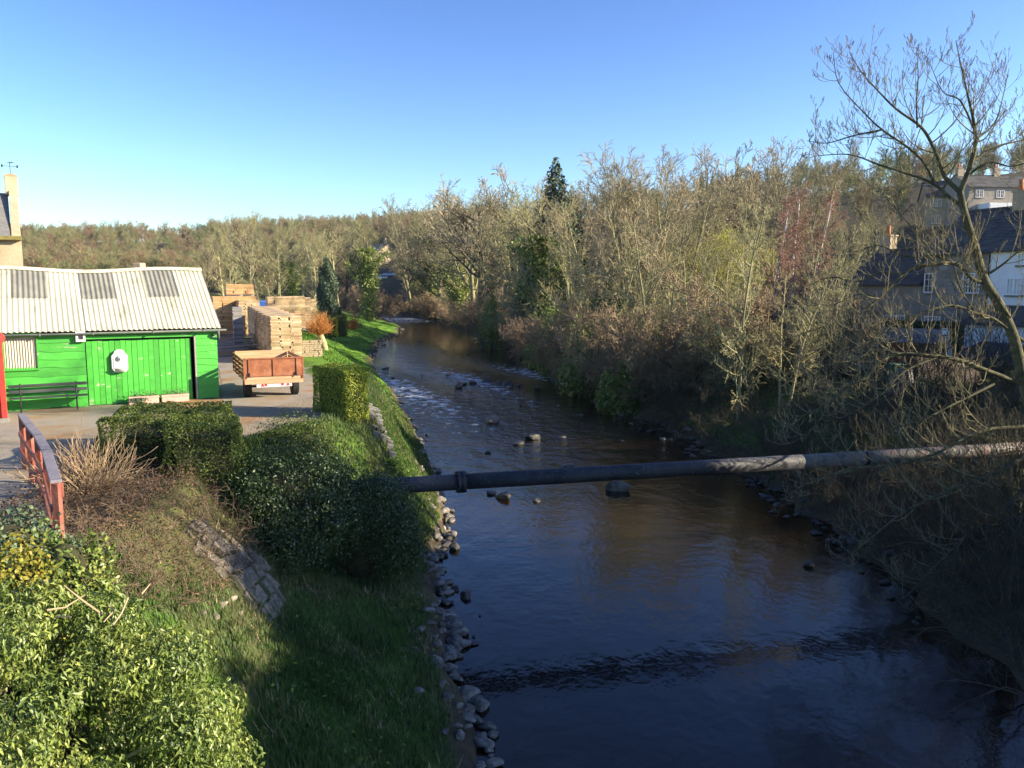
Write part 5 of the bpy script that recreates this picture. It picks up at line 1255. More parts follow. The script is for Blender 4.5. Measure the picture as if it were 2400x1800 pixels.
hedge_box('clipped_hedge', (-7.2, 16.4, YARD - .3), math.radians(20), 1.6, 1.6, 1.35, 12000, .05, 'leaf_hedge', 'low hedge end tucked beside the large dark bush', 7, wob=.1)
leaf_blob('riverside_bush', (-5.15, 17.4, 1.95), (2.4, 1.7, 3.0), 70000, .06, 'leaf_ivy_dark', 'large dark glossy bush covering the left end of the pipe', 'bush', 31, lumps=26)
leaf_blob('riverside_bush', (-3.6, 18.7, 1.05), (1.75, 1.3, 3.3), 46000, .06, 'leaf_ivy_dark', 'smaller dark bush wrapped around the pipe at the water side', 'bush', 32, lumps=18)
leaf_blob('yard_edge_bush', (-5.5, 20.6, 2.6), (1.7, 1.3, 2.2), 26000, .055, 'leaf_hedge', 'rounded green bush between clipped hedge and square hedge block', 'bush', 35, lumps=20)
P = atg(905, 1195); leaf_blob('sunlit_weeds', (P[0] - .15, P[1], float(gz(P[0], P[1])) - .05), (.45, .4, .75), 1500, .07, 'leaf_spring', 'bright green weeds beneath the pipe at the boulders', 'plant', 33, lumps=10)
P = atg(990, 1190); leaf_blob('sunlit_weeds', (P[0] - .9, P[1] - .3, float(gz(P[0] - .9, P[1])) - .05), (.6, .4, .5), 1300, .06, 'leaf_spring', 'low bright weeds at the foot of the dark bush', 'plant', 34, lumps=10)
# hedges and bushes round the lawn
def on_ground(px, py): P = atg(px, py); return P
P = aty(762, 742, 90); hedge_box('lawn_hedge', (P[0] - .6, 90, float(gz(P[0], 90)) - .1), .25, 1.9, 4, 2.1, 5000, .16, 'leaf_yellow', 'yellow-leaved clipped hedge beside the striped lawn', 8)
P = aty(790, 738, 99); hedge_box('lawn_hedge', (P[0] - .6, 99, float(gz(P[0], 99)) - .1), .25, 1.7, 5, 2.6, 5000, .17, 'leaf_hedge', 'dark green clipped hedge behind the yellow hedge', 9)
P = aty(784, 738, 108); hedge_box('lawn_hedge', (P[0] - 1.2, 108, float(gz(P[0], 108)) - .1), .25, 2.2, 4, 3.0, 4000, .17, 'leaf_hedge', 'tall green clipped hedge at the foot of the cypress', 10)
def twig_ball(name, P, H, R, n, material, label, trunk_h=0., seed=1, rmin=.008, cat='bush', lean=(0, 0), fan=1.0, trunk_r=.2):
    rng = np.random.default_rng(seed); o = empty(name, tuple(P), 0, label=label, category=cat); out = []
    if trunk_h: MB().tube([(0, 0, -.3), (lean[0] * .4, lean[1] * .4, trunk_h * .5), (lean[0], lean[1], trunk_h)], [trunk_r * 1.2, trunk_r, trunk_r * 1.15], 9).build('trunk', 'bark', o, smooth=True)
    T = dict(rmin=rmin, seg=[5, 3], wob=[.07, .12], up=[.25, .3], n=[4], t0=[.25], ang=[28], ratio=[.5], tip=.4)
    for i in range(n):
        a = rng.uniform(0, 6.28); e = rng.uniform(.05, 1.0) ** .7 * 1.35 * fan
        d = np.array([math.sin(e) * math.cos(a), math.sin(e) * math.sin(a), math.cos(e)]); p = np.array([lean[0], lean[1], trunk_h]) + rng.normal(0, .08, 3) * (1, 1, .3)
        ext = 1 / math.sqrt((math.sin(e) / R) ** 2 + (math.cos(e) / (H - trunk_h)) ** 2); grow(rng, p, d, ext * rng.uniform(.6, 1.0), rmin * 1.8, 0, T, out)
    a = [[], [], [], []]
    for pts, rad, lev in out: a[0].append(pts[:-1]); a[1].append(pts[1:]); a[2].append(rad[:-1]); a[3].append(rad[1:])
    v, f = prisms(tuple(np.concatenate(x) for x in a)); put('shoots', mesh_np('shoots', v, f, material), o)['kind'] = 'stuff'
    return o
P = atg(764, 822); Pt = aty(752, 729, P[1]); twig_ball('pollard_willow', (P[0], P[1], float(gz(P[0], P[1]))), Pt[2] - P[2], 1.05, 170, 'twig_orange', 'pollarded willow with a ball of orange shoots beside the stone wall', .95, 5, .008, 'tree', (-.35, 0), trunk_r=.19)
P = aty(825, 735, 118); twig_ball('orange_shrub', (P[0], 118, float(gz(P[0], 118))), 2.2, 1.9, 120, 'twig_orange', 'round orange-stemmed shrub at the far edge of the lawn', 0, 6, .014)
P = atz(215, 1150, YARD); twig_ball('dead_shrub', (P[0], P[1], YARD - .15), 1.25, 1.35, 75, 'twig_straw', 'straw-coloured leafless shrub beside the red railing', 0, 7, .006, fan=.95)
# dry stone garden wall
w0, w1 = atg(703, 838), atg(752, 836); gw = empty('dry_stone_wall', (w0[0], w0[1], float(gz(w0[0], w0[1])) - .1), 0, label='short dry stone garden wall below the orange willow', category='wall')
d = w1 - w0; wl_ = np.linalg.norm(d[:2]); mb = MB(); rr = random.Random(3); ang = math.atan2(d[1], d[0]); gw.rotation_euler = (0, 0, ang)
for row in range(9):
    x = 0
    while x < wl_:
        l_ = rr.uniform(.12, .3); mb.box(x, min(x + l_ - .015, wl_ + .1), rr.uniform(-.03, .03), .35, row * .115, row * .115 + .1 + rr.uniform(-.01, .008)); x += l_
mb.build('wall_stones', 'house_stone_warm', gw)['kind'] = 'stuff'
MB().box(.02, wl_, .06, .3, 0, 1.0).build('wall_core', 'core', gw)

# ------------------------------------------------------------------ foreground ivy
def ivy_mound():
    r = np.random.default_rng(12); C = np.array([-5.6, 7.5, 2.1]); rad = np.array([3.0, 2.3, 2.65])
    o = empty('ivy_mound', tuple(C), 0, label='big mound of pale green ivy leaves in the sunlit foreground', category='bush')
    nl = 230; c = sphere_pts(nl, r); c[:, 2] = np.abs(c[:, 2]) ** .8; c *= rad * r.uniform(.7, 1.0, (nl, 1))
    R = r.uniform(.2, .44, nl); n = 140000; k = r.choice(nl, n, p=R ** 2 / (R ** 2).sum())
    s = sphere_pts(n, r); s[:, 2] = s[:, 2] * .8 + .1
    q = c[k] + s * (R[k] * r.uniform(.55, 1.08, n))[:, None]
    keep = (q[:, 2] > -1.4) & (((q / rad) ** 2).sum(1) > .4); q, s = q[keep], s[keep]
    v = leaf_mesh('leaves', q, s * .8 + np.array([0, 0, .25]), 0.068, 'leaf_ivy', 12, .36, 1.0, jitter=.5); put('foliage', v, o)['kind'] = 'stuff'
    mb = MB()
    for i in range(30):
        e = c[i]; mb.tube([e * .1, e * .55 + r.normal(0, .15, 3), e * .95], [.05, .03, .008], 5, False)
    mb.build('stems', 'bark', o)['kind'] = 'stuff'
    mb = MB()
    for px, py in ((110, 1430), (130, 1445), (255, 1420), (300, 1400), (330, 1390), (240, 1440)):
        p = aty(px, py, 6.9) - C; e = p + r.normal(0, .16, 3); mb.tube([p, (p + e) / 2 + r.normal(0, .03, 3), e], [.009, .008, .004], 5, False)
    mb.build('bare_runners', 'twig_straw', o)['kind'] = 'stuff'
    MB().sphere((0, 0, 0), tuple(rad * .6), 16, 10).build('shade_core', 'core', o)  # dark ball whose colour gives the shaded gaps between leaves
ivy_mound()
leaf_blob('grey_shrub', (-6.9, 10.7, 3.2), (1.2, .9, 2.1), 9000, .075, 'leaf_grey', 'grey-green shrub at the near end of the red railing', 'bush', 41, lumps=16)
leaf_blob('ivy_spur', (-6.0, 10.5, 3.0), (.85, .7, 2.1), 7000, .08, 'leaf_ivy', 'leafy ivy spur rising between grey shrub and brambles', 'bush', 42, lumps=14)
leaf_blob('golden_shrub', (-5.6, 8.9, 3.3), (.75, .55, 1.9), 4200, .07, 'leaf_gold_orange', 'golden yellow shrub peeping over the ivy mound', 'bush', 43, lumps=12)

# brown brambles between railing and stone pitching (ground cover)
def brambles():
    r = np.random.default_rng(8); out = []; T = dict(rmin=.0045, seg=[6, 3], wob=[.28, .3], up=[-.7, -.1], n=[4], t0=[.2], ang=[45], ratio=[.3], tip=.6)
    for i in range(760):
        px, py = r.uniform(130, 620), r.uniform(1130, 1430); P = atg(px, py)
        if P[0] > -5.0 or P[0] < -9.5: continue
        a = r.uniform(0, 6.28); grow(r, np.array([P[0], P[1], float(gz(P[0], P[1])) - .05]), norm(np.array([math.cos(a) * .7, math.sin(a) * .7, 1.])), r.uniform(.3, .85), .006, 0, T, out)
    a = [[], [], [], []]
    for pts, rad, lev in out: a[0].append(pts[:-1]); a[1].append(pts[1:]); a[2].append(rad[:-1]); a[3].append(rad[1:])
    v, f = prisms(tuple(np.concatenate(x) for x in a)); o = put('brambles', mesh_np('brambles', v, f, 'bramble')); tag(o, 'brown dead brambles sprawling over the bank by the railing', 'brambles', kind='stuff')
    n = 9000; px, py = r.uniform(120, 600, n), r.uniform(1120, 1360, n); X = r.uniform(-9.2, -5.0, n); Y = r.uniform(12.3, 17.5, n)
    q = np.stack([X, Y, gz(X, Y) + np.abs(r.normal(.03, .12, n))], 1)
    o = put('leaf_litter', leaf_mesh('leaf_litter', q, np.tile([0, 0, 1.], (n, 1)), .05, 'leaf_dead', 9, .6, 0, jitter=1.0)); tag(o, 'dead brown leaves lying among the brambles', 'leaf litter', kind='stuff')
brambles()

# ------------------------------------------------------------------ stone pitching, blocks, bricks
cb_ = [MB().box(-.5, .5, -.5, .5, -.5, .5).mesh('stone_block', 'revetment') for _ in range(1)][0]
def block_variants(material, n=5, rough=.08):
    r = np.random.default_rng(5); L = []
    for i in range(n):
        mb = MB().box(-.5, .5, -.5, .5, -.5, .5); v = np.array(mb.v) + r.normal(0, rough, (8, 3))
        me = bpy.data.meshes.new('block'); me.from_pydata([tuple(p) for p in v], [], mb.f); me.materials.append(MATS[material]); L.append(me)
    return L
RV = block_variants('revetment')
def bevel(o, w=.02):
    b = o.modifiers.new('bevel', 'BEVEL'); b.width = w; b.segments = 2; return o
c0 = atg(552, 1315); rev = empty('stone_pitching', (c0[0], c0[1], float(gz(c0[0], c0[1]))), 0, label='sloping patch of squared pitching stones on the left bank', category='stonework')
rr = random.Random(9)
for i in range(-4, 4):
    for j in range(-4, 5):
        if (i / 4.0) ** 2 + (j / 4.6) ** 2 > 1.05 + rr.uniform(-.4, .15) or rr.random() < .1: continue
        wx = .21; x = c0[0] + i * wx + rr.uniform(-.015, .015); y = c0[1] + j * .2 + (.1 if i % 2 else 0) + rr.uniform(-.015, .015)
        e = .15; gx = (float(gz(x + e, y)) - float(gz(x - e, y))) / (2 * e); gy = (float(gz(x, y + e)) - float(gz(x, y - e))) / (2 * e)
        n_ = Vector((-gx, -gy, 1)).normalized(); ty = Vector((0, 1, gy)).normalized(); tx = ty.cross(n_).normalized()
        M_ = Matrix((tx, n_.cross(tx), n_)).transposed().to_euler()
        slope = math.sqrt(1 + gx * gx)
        o = put('pitching_stone', rr.choice(RV), rev, (x - c0[0], y - c0[1], float(gz(x, y)) - float(gz(c0[0], c0[1])) - .05 + rr.uniform(-.06, .035)), (M_.x + rr.uniform(-.06, .06), M_.y + rr.uniform(-.12, .12), M_.z + rr.uniform(-.16, .16)), (wx * slope * rr.uniform(.86, 1.0), .2 * rr.uniform(.85, 1.02), .2)); bevel(o, .06)
for px, py, w in ((490, 1400, 34), (520, 1420, 44), (470, 1440, 30), (545, 1405, 30), (505, 1450, 40), (480, 1370, 30), (600, 1390, 26), (560, 1440, 24), (620, 1350, 26), (640, 1330, 22)):
    P = atg(px, py); stone(P[0], P[1], w / F * P[1], P[2] + .02, 'pale rubble stone lying below the stone pitching', 'rubble below the stone pitching', 'revetment')
P = atz(430, 1137, YARD - .35); tag(MB().box(-.42, .42, -.25, .25, -.6, .32).build('concrete_block', 'concrete', loc=(P[0], P[1], YARD - .5), rz=.1, bevel=.02), 'mossy concrete block half hidden under the dark bush', 'block')
# remains of a red brick edging
b0, b1 = atz(225, 1157, YARD - .15), atz(375, 1150, YARD - .2); bw_ = empty('brick_edging', tuple(b0), math.atan2(b1[1] - b0[1], b1[0] - b0[0]), label='broken low red brick edging behind the dead brambles', category='wall')
BR = block_variants('brick', 3, .03)
for row in range(2):
    for i in range(7):
        if row and i in (3,): continue
        bevel(put('brick', rr.choice(BR), bw_, ((i + .5 * row) * .235 + .1, rr.uniform(-.01, .01), row * .085 + .02), (0, 0, rr.uniform(-.05, .05)), (.22, .11, .075)), .01)
# hollow concrete blocks stepped down the bank by the box hedge
CBm = MB(); CBm.box(-.22, .22, -.1, -.07, -.1, .1).box(-.22, .22, .07, .1, -.1, .1)
for x in (-.22, -.02, .18): CBm.box(x, x + .04, -.07, .07, -.1, .1)
hb = CBm.mesh('hollow_block', 'concrete'); sb_ = MB().box(-.22, .22, -.1, .1, -.1, .1).mesh('solid_block', 'concrete')
top, bot = atg(862, 955), atg(900, 1050)
bl = empty('block_steps', tuple(top), 0, label='grey concrete blocks laid in a stepped ramp down the bank', category='steps')
for i in range(12):
    t = i / 11; P = top * (1 - t) + bot * t; zz = float(gz(P[0], P[1]))
    for k in (-1, 0, 1):
        if (i * 3 + k) % 7 == 5: continue
        x = P[0] + k * .23 + rr.uniform(-.02, .02); y = P[1] + k * .08
        bevel(put('concrete_block', hb if (i + k) % 4 == 1 else sb_, bl, (x - top[0], y - top[1], float(gz(x, y)) - top[2] + .06), (math.radians(90) if (i + k) % 4 == 1 else .1, .35 + rr.uniform(-.08, .08), .3 + rr.uniform(-.1, .1)), (.5, .75, 1)), .008)

# ------------------------------------------------------------------ grass blades on the left bank
def grass():
    r = np.random.default_rng(14); n = 150000
    Y = r.uniform(9, 40, n); Y = 9 + 31 * r.uniform(0, 1, n) ** 1.35
    t = r.uniform(.1, 1.15, n); X = LE(Y) - t * (LE(Y) - TO(Y))
    # thin out where soil shows
    k = (np.sin(X * 1.9 + Y * .6) + np.sin(Y * 1.3 - X * 2.2) + r.normal(0, .7, n)) > -1.5; X, Y = X[k], Y[k]
    k = ~((X < -5.4) & (Y < 18.5) & (Y > 12)) & (((X - c0[0]) / .95) ** 2 + ((Y - c0[1]) / 1.1) ** 2 > r.uniform(.1, 1.3, len(X))); X, Y = X[k], Y[k]; n = len(X)
    Z = gz(X, Y); h = r.uniform(.05, .15, n) * (1 + .6 * (np.sin(X * 2.7) * np.sin(Y * 2.3) > .35)); a = r.uniform(0, 6.28, n); w = r.uniform(.006, .012, n) * (1 + Y / 30); ln = r.uniform(.1, .7, n) * h
    b0 = np.stack([X - w * np.sin(a), Y + w * np.cos(a), Z - .01], 1); b1 = np.stack([X + w * np.sin(a), Y - w * np.cos(a), Z - .01], 1)
    tp = np.stack([X + ln * np.cos(a), Y + ln * np.sin(a), Z + h], 1)
    v = np.stack([b0, b1, tp], 1).reshape(-1, 3); f = np.arange(3 * n).reshape(-1, 3)
    tag(put('bank_grass', mesh_np('bank_grass', v, f, 'grass_blade')), 'rough green grass covering the left river bank', 'grass', kind='stuff')
    n = 16000; Y = 9 + 31 * r.uniform(0, 1, n) ** 1.3; t = r.uniform(.06, .95, n); X = LE(Y) - t * (LE(Y) - TO(Y))
    k = (np.sin(X * 2.9 + Y * 1.6) + np.sin(Y * 2.3 - X * 1.7) + r.normal(0, .6, n)) > .6; X, Y = X[k], Y[k]; n = len(X)
    Z = gz(X, Y); h = r.uniform(.06, .22, n); a = r.uniform(0, 6.28, n); w = r.uniform(.004, .008, n) * (1 + Y / 30); ln = r.uniform(.4, 1.2, n) * h
    v = np.stack([np.stack([X - w * np.sin(a), Y + w * np.cos(a), Z - .01], 1), np.stack([X + w * np.sin(a), Y - w * np.cos(a), Z - .01], 1), np.stack([X + ln * np.cos(a), Y + ln * np.sin(a), Z + h], 1)], 1).reshape(-1, 3)
    tag(put('dead_grass', mesh_np('dead_grass', v, np.arange(3 * n).reshape(-1, 3), 'twig_straw')), 'dry straw stalks scattered through the left bank grass', 'grass', kind='stuff')
    n = 5000; Y = 9 + 28 * r.uniform(0, 1, n); t = r.uniform(.06, .9, n); X = LE(Y) - t * (LE(Y) - TO(Y)); k = (np.sin(X * 1.6 + Y) + np.sin(Y * 1.9 - X * 2.7) + r.normal(0, .5, n)) > .9; X, Y = X[k], Y[k]; n = len(X)
    q = np.stack([X, Y, gz(X, Y) + r.uniform(.05, .16, n)], 1)
    tag(put('bank_weeds', leaf_mesh('bank_weeds', q, np.tile([0, 0, 1.], (n, 1)), .09, 'leaf_spring', 21, .5, -.2, jitter=.6)), 'broad-leaved weeds scattered over the left bank', 'weeds', kind='stuff')
    n = 60000; Y = 40 + 115 * r.uniform(0, 1, n); t = r.uniform(.08, 1.3, n); X = LE(Y) - t * (LE(Y) - TO(Y)); Z = gz(X, Y); h = r.uniform(.05, .11, n); a = r.uniform(0, 6.28, n); w = r.uniform(.03, .06, n)
    b0 = np.stack([X - w * np.sin(a), Y + w * np.cos(a), Z - .01], 1); b1 = np.stack([X + w * np.sin(a), Y - w * np.cos(a), Z - .01], 1); tp = np.stack([X, Y, Z + h], 1)
    v = np.stack([b0, b1, tp], 1).reshape(-1, 3); f = np.arange(3 * n).reshape(-1, 3)
    mat('lawn_blade', [(.07, .18, .018), (.14, .26, .03)], .4, .6, island=.3, translucent=.25, coord='World')
    tag(put('lawn_grass', mesh_np('lawn_grass', v, f, 'lawn_blade')), 'short bright grass of the riverside lawn', 'grass', kind='stuff')
    n = 40000; Y = r.uniform(12, 70, n); X = RE(Y) + r.uniform(.4, 9, n); Z = gz(X, Y); h = r.uniform(.06, .25, n); a = r.uniform(0, 6.28, n); w = r.uniform(.008, .016, n) * (1 + Y / 40); ln = h * r.uniform(.2, .9, n)
    b0 = np.stack([X - w * np.sin(a), Y + w * np.cos(a), Z - .01], 1); b1 = np.stack([X + w * np.sin(a), Y - w * np.cos(a), Z - .01], 1); tp = np.stack([X + ln * np.cos(a), Y + ln * np.sin(a), Z + h], 1)
    v = np.stack([b0, b1, tp], 1).reshape(-1, 3); f = np.arange(3 * n).reshape(-1, 3)
    mat('rough_grass', [(.3, (.05, .07, .02)), (.5, (.09, .11, .03)), (.7, (.2, .16, .08))], .6, .8, island=.35, coord='World')
    tag(put('rough_grass', mesh_np('rough_grass', v, f, 'rough_grass')), 'rough mixed grass and dead stalks on the right bank', 'grass', kind='stuff')
grass()
# ------------------------------------------------------------------ cottages on the right bank
def plane_uv(org, rz, px, py, off=0.0):
    ex = np.array([math.cos(rz), math.sin(rz), 0]); en = np.array([-math.sin(rz), math.cos(rz), 0]); d = ray(px, py); o = np.array([0, 0, CAM_Z]); org = np.array(org) + en * off
    t = np.dot(org - o, en) / np.dot(d, en); P = o + d * t - org; return float(np.dot(P, ex)), float(P[2])
def window(root, x0, x1, z0, z1, lights=2, rows=3, y=0.0, frame='white_frame'):
    w = MB()
    for a, b, c, d in ((x0, x1, z1 - .06, z1), (x0, x1, z0, z0 + .06), (x0, x0 + .06, z0 + .06, z1 - .06), (x1 - .06, x1, z0 + .06, z1 - .06)): w.box(a, b, y - .05, y + .03, c, d)
    f = w.build('window', frame, root); m2 = MB()
    for i in range(1, lights): x = x0 + (x1 - x0) * i / lights; m2.box(x - .035, x + .035, y - .045, y + .02, z0 + .06, z1 - .06)
    for i in range(lights):
        xa = x0 + (x1 - x0) * i / lights; xc = xa + (x1 - x0) / lights / 2; m2.box(xc - .012, xc + .012, y - .03, y + .01, z0 + .06, z1 - .06)
    for j in range(1, rows): z = z0 + (z1 - z0) * j / rows; m2.box(x0 + .06, x1 - .06, y - .032, y + .008, z - .012, z + .012)
    m2.build('glazing_bars', frame, f); MB().box(x0 + .06, x1 - .06, y + .022, y + .03, z0 + .06, z1 - .06).build('pane', 'glass', f)
    MB().box(x0 - .08, x1 + .08, y - .09, y + .03, z0 - .1, z0 - .002).build('sill', 'concrete', f)
def tiled_roof(root, x0, x1, yf, yr, yb, ze, zr, material='slate', rows=14, tw=.5, seed=1):
    """stone-slate courses as overlapping strips"""
    r = random.Random(seed); mb = MB()
    for side in (0, 1):
        ya, yz = (yf, yr) if side == 0 else (yb, yr)
        for j in range(rows):
            s0, s1 = j / rows, (j + 1.12) / rows; x = x0
            ya0, za0 = ya + (yz - ya) * s0, ze + (zr - ze) * s0 + .05; ya1, za1 = ya + (yz - ya) * min(s1, 1), ze + (zr - ze) * min(s1, 1) + .02
            while x < x1 - .01:
                xe = min(x1, x + tw * r.uniform(.7, 1.3)); d = r.uniform(0, .02)
                mb.add([(x + .006, ya0, za0 + d), (xe - .006, ya0, za0 + d), (xe - .006, ya1, za1), (x + .006, ya1, za1), (x + .006, ya0, za0 + d - .04), (xe - .006, ya0, za0 + d - .04)], [(0, 1, 2, 3), (4, 5, 1, 0)]); x = xe
    o = MB().add([(x0, yf, ze - .03), (x1, yf, ze - .03), (x1, yr, zr - .03), (x0, yr, zr - .03), (x0, yb, ze - .03), (x1, yb, ze - .03)], [(0, 1, 2, 3), (3, 2, 5, 4)]).build('roof', material, root)
    mb.build('roof_slates', material, o)['kind'] = 'stuff'
    MB().bar((x0, yr, zr + .05), (x1, yr, zr + .05), .3, .1).build('ridge', material, o); return o
def gabled(root, x0, x1, d, ze, zr, wall, y0=0.0):
    m = MB(); m.prism([(x0, y0, -.5), (x0, d, -.5), (x0, d, ze), (x0, (y0 + d) / 2, zr - .08), (x0, y0, ze)], (x1 - x0, 0, 0)); return m.build('wall', wall, root)
def chimney(root, x, y, z0, z1, wall='house_stone_warm', pots=1, w=.45):
    c = MB().box(x - w, x + w, y - .32, y + .32, z0, z1).box(x - w - .06, x + w + .06, y - .38, y + .38, z1, z1 + .1).build('chimney', wall, root)
    for i in range(pots): px_ = x + (i - (pots - 1) / 2) * .4; MB().tube([(px_, y, z1 + .1), (px_, y, z1 + .45), (px_, y, z1 + .75)], [.15, .12, .14], 10).build('chimney_pot', 'terracotta' if i % 2 == 0 else 'pot_white', c, smooth=True)
    return c
HRZ = math.atan2(-.91, .41)
hA = np.array([25.2, 50.0, 0]); hA[2] = 4.0
ex = np.array([.41, -.91, 0]) / math.hypot(.41, .91)
# stone house -------------------------------------------------------------
sh = empty('stone_house', tuple(hA), HRZ, label='grey coursed stone house with white mullioned windows', category='house')
uv = lambda px, py, off=0.0: plane_uv(hA, HRZ, px, py, off)
xb = uv(2316, 680)[0]; ze = uv(2230, 597)[1]
gabled(sh, 0, xb - .01, 7, ze, ze + 2.7, 'mortar', .06)
wins = []
for (a, b, c, d, li) in ((2168, 2186, 640, 686, 1), (2259, 2295, 640, 688, 3), (2167, 2204, 740, 765, 4)):
    x0, z1 = uv(a, c); x1, z0 = uv(b, d); wins.append((x0, x1, z0, z1)); window(sh, x0, x1, z0, z1, li, 3)
# coursed stone blocks, one object each, openings left free
SB = block_variants('house_stone', 5, .012); rr = random.Random(15); z = 0.9; cnt = 0
while z < ze - .02 and cnt < 300:
    hh = min(rr.uniform(.2, .27), ze - z); x = 0.0 - rr.uniform(0, .2)
    while x < xb - .05:
        l_ = rr.uniform(.4, .75); xa, xe = max(x, 0), min(x + l_, xb - .02); x += l_
        if xe - xa < .08 or any(xe > w[0] - .02 and xa < w[1] + .02 and z + hh > w[2] - .1 and z < w[3] + .02 for w in wins): continue
        put('stone_block', rr.choice(SB), sh, ((xa + xe) / 2, .02 + rr.uniform(-.012, .012), z + hh / 2), None, (xe - xa - .018, .1, hh - .018)); cnt += 1
    z += hh
tiled_roof(sh, -.15, xb, -.3, 3.5, 7.2, ze, ze + 2.75, rows=16, seed=2)
chimney(sh, xb - .7, 3.5, ze + 2.3, ze + 3.6, pots=2)
MB().tube([(xb - .03, -.06, .3), (xb - .03, -.06, ze - .1)], .045, 8).build('drainpipe', 'black_iron', sh)
# low cottage to its left ---------------------------------------------------
lc = empty('low_cottage', tuple(hA - ex * 6.2), HRZ, label='low stone cottage with dark slate roof joined to the stone house', category='house')
zc = uv(2100, 668)[1]
gabled(lc, 0, 6.18, 6.5, zc, zc + 2.3, 'house_stone', .1); tiled_roof(lc, -.15, 6.15, -.25, 3.2, 6.7, zc, zc + 2.35, rows=12, seed=3)
window(lc, 3.6, 5.0, zc - 3.0, zc - 1.9, 4, 3, .05); window(lc, 1.0, 2.2, zc - 3.0, zc - 1.9, 3, 3, .05); chimney(lc, .6, 3.2, zc + 2.0, zc + 3.3, pots=1)
# white house ---------------------------------------------------------------
wo = hA + ex * xb
wh = empty('white_house', tuple(wo), HRZ, label='white rendered house with lean-to porch next to the stone house', category='house')
gabled(wh, .01, 9, 7, ze + .05, ze + 2.85, 'white_paint', .0); tiled_roof(wh, .02, 9.2, -.35, 3.5, 7.3, ze + .06, ze + 2.9, rows=16, seed=4)
uw = lambda px, py, off=0.0: plane_uv(wo, HRZ, px, py, off)
x0, z1 = uw(2362, 652); x1, z0 = uw(2395, 692); window(wh, x0, x1, z0, z1, 2, 3, -.02); window(wh, x0 + .5, x0 + 1.4, z1 + .7, z1 + 1.6, 2, 3, -.02)
xL, zT = uw(2262, 758, -2.2); xR = xL + 5.2; zP = zT
lt = MB().box(xL, xR, -2.2, -.01, -.6, zP).build('lean_to', 'white_paint', wh)
MB().add([(xL - .2, -2.5, zP + .02), (xR, -2.5, zP + .02), (xR, -.02, zP + 1.0), (xL - .2, -.02, zP + 1.0), (xL - .2, -2.5, zP - .06), (xR, -2.5, zP - .06)], [(0, 1, 2, 3), (4, 5, 1, 0)]).build('lean_to_roof', 'slate', lt)
MB().box(xL + .25, xL + 1.05, -2.24, -2.202, -.4, zP - .2).build('door', 'white_frame', lt, bevel=.01)
window(lt, xL + 1.45, xL + 2.9, .55, zP - .25, 2, 2, -2.2)
# ivy hedge before the stone house
P = hA + ex * -1.5; hedge_box('ivy_hedge', (P[0] - 1.9, P[1] - .8, float(gz(P[0] - 1.9, P[1]))), HRZ, 7.0, .7, 1.75, 9000, .12, 'leaf_ivy_dark', 'dark ivy-covered fence in front of the stone house', 51)
# garden shed, boards, bins, pallets, car ------------------------------------
P = aty(2125, 870, 41); g0 = float(gz(P[0], 41)); gs = empty('garden_shed', (P[0], 41, g0), math.radians(-38), label='brown garden shed with grey felt roof below the cottages', category='shed')
SH_H = float(aty(2100, 800, 41)[2]) - g0
for i in range(11):
    z = i * SH_H / 11; MB().box(-1.4, 1.4, -.02, .0, z, z + SH_H / 11 - .012).build('weatherboard', 'shed_brown', gs)
    MB().box(1.4, 1.42, .0, 2, z, z + SH_H / 11 - .012).build('weatherboard', 'shed_brown', gs); MB().box(-1.42, -1.4, .0, 2, z, z + SH_H / 11 - .012).build('weatherboard', 'shed_brown', gs)
MB().box(-1.39, 1.39, .005, 1.99, 0, SH_H).prism([(-1.39, .01, SH_H), (-1.39, 1.98, SH_H), (-1.39, 1, SH_H + .55)], (2.78, 0, 0)).build('carcass', 'shed_brown', gs)
MB().add([(-1.55, -.15, SH_H - .05), (1.55, -.15, SH_H - .05), (1.55, 1, SH_H + .62), (-1.55, 1, SH_H + .62), (-1.55, 2.15, SH_H - .05), (1.55, 2.15, SH_H - .05)], [(0, 1, 2, 3), (3, 2, 5, 4)]).build('felt_roof', 'felt', gs)
P = aty(2228, 905, 40); g0 = float(gz(P[0], 40)); o = MB().box(-.17, .17, -.03, .03, 0, 2.4).build('leaning_plank', 'white_paint', loc=(P[0], 40, g0 - .1), bevel=.006); o.rotation_euler = (math.radians(-14), math.radians(-7), math.radians(-15)); tag(o, 'long white plank leaning upright beside the brown garden shed', 'plank')
P = aty(2225, 905, 37); g0 = float(gz(P[0], 37)); o = MB().box(-1.4, 1.35, -.015, .015, 0, 1.05).build('board_sheet', 'board_tan', loc=(P[0], 37, g0 + .2), bevel=.004); o.rotation_euler = (math.radians(-22), math.radians(3), math.radians(-8)); tag(o, 'wide tan sheet of board propped up in front of the car', 'board')
P = aty(2095, 880, 38); g0 = float(gz(P[0], 38)); bn_ = empty('garden_bin', (P[0], 38, g0), .3, label='green wheeled bin below the garden shed', category='bin')
MB().add([(-.24, -.28, 0), (.24, -.28, 0), (.24, .28, 0), (-.24, .28, 0), (-.29, -.36, .95), (.29, -.36, .95), (.29, .36, .95), (-.29, .36, .95)], [(3, 2, 1, 0), (4, 5, 6, 7), (0, 1, 5, 4), (1, 2, 6, 5), (2, 3, 7, 6), (3, 0, 4, 7)]).build('bin_body', 'bin_green', bn_, bevel=.02)
MB().box(-.32, .32, -.4, .38, .955, 1.02).build('lid', 'bin_green', bn_, bevel=.02)
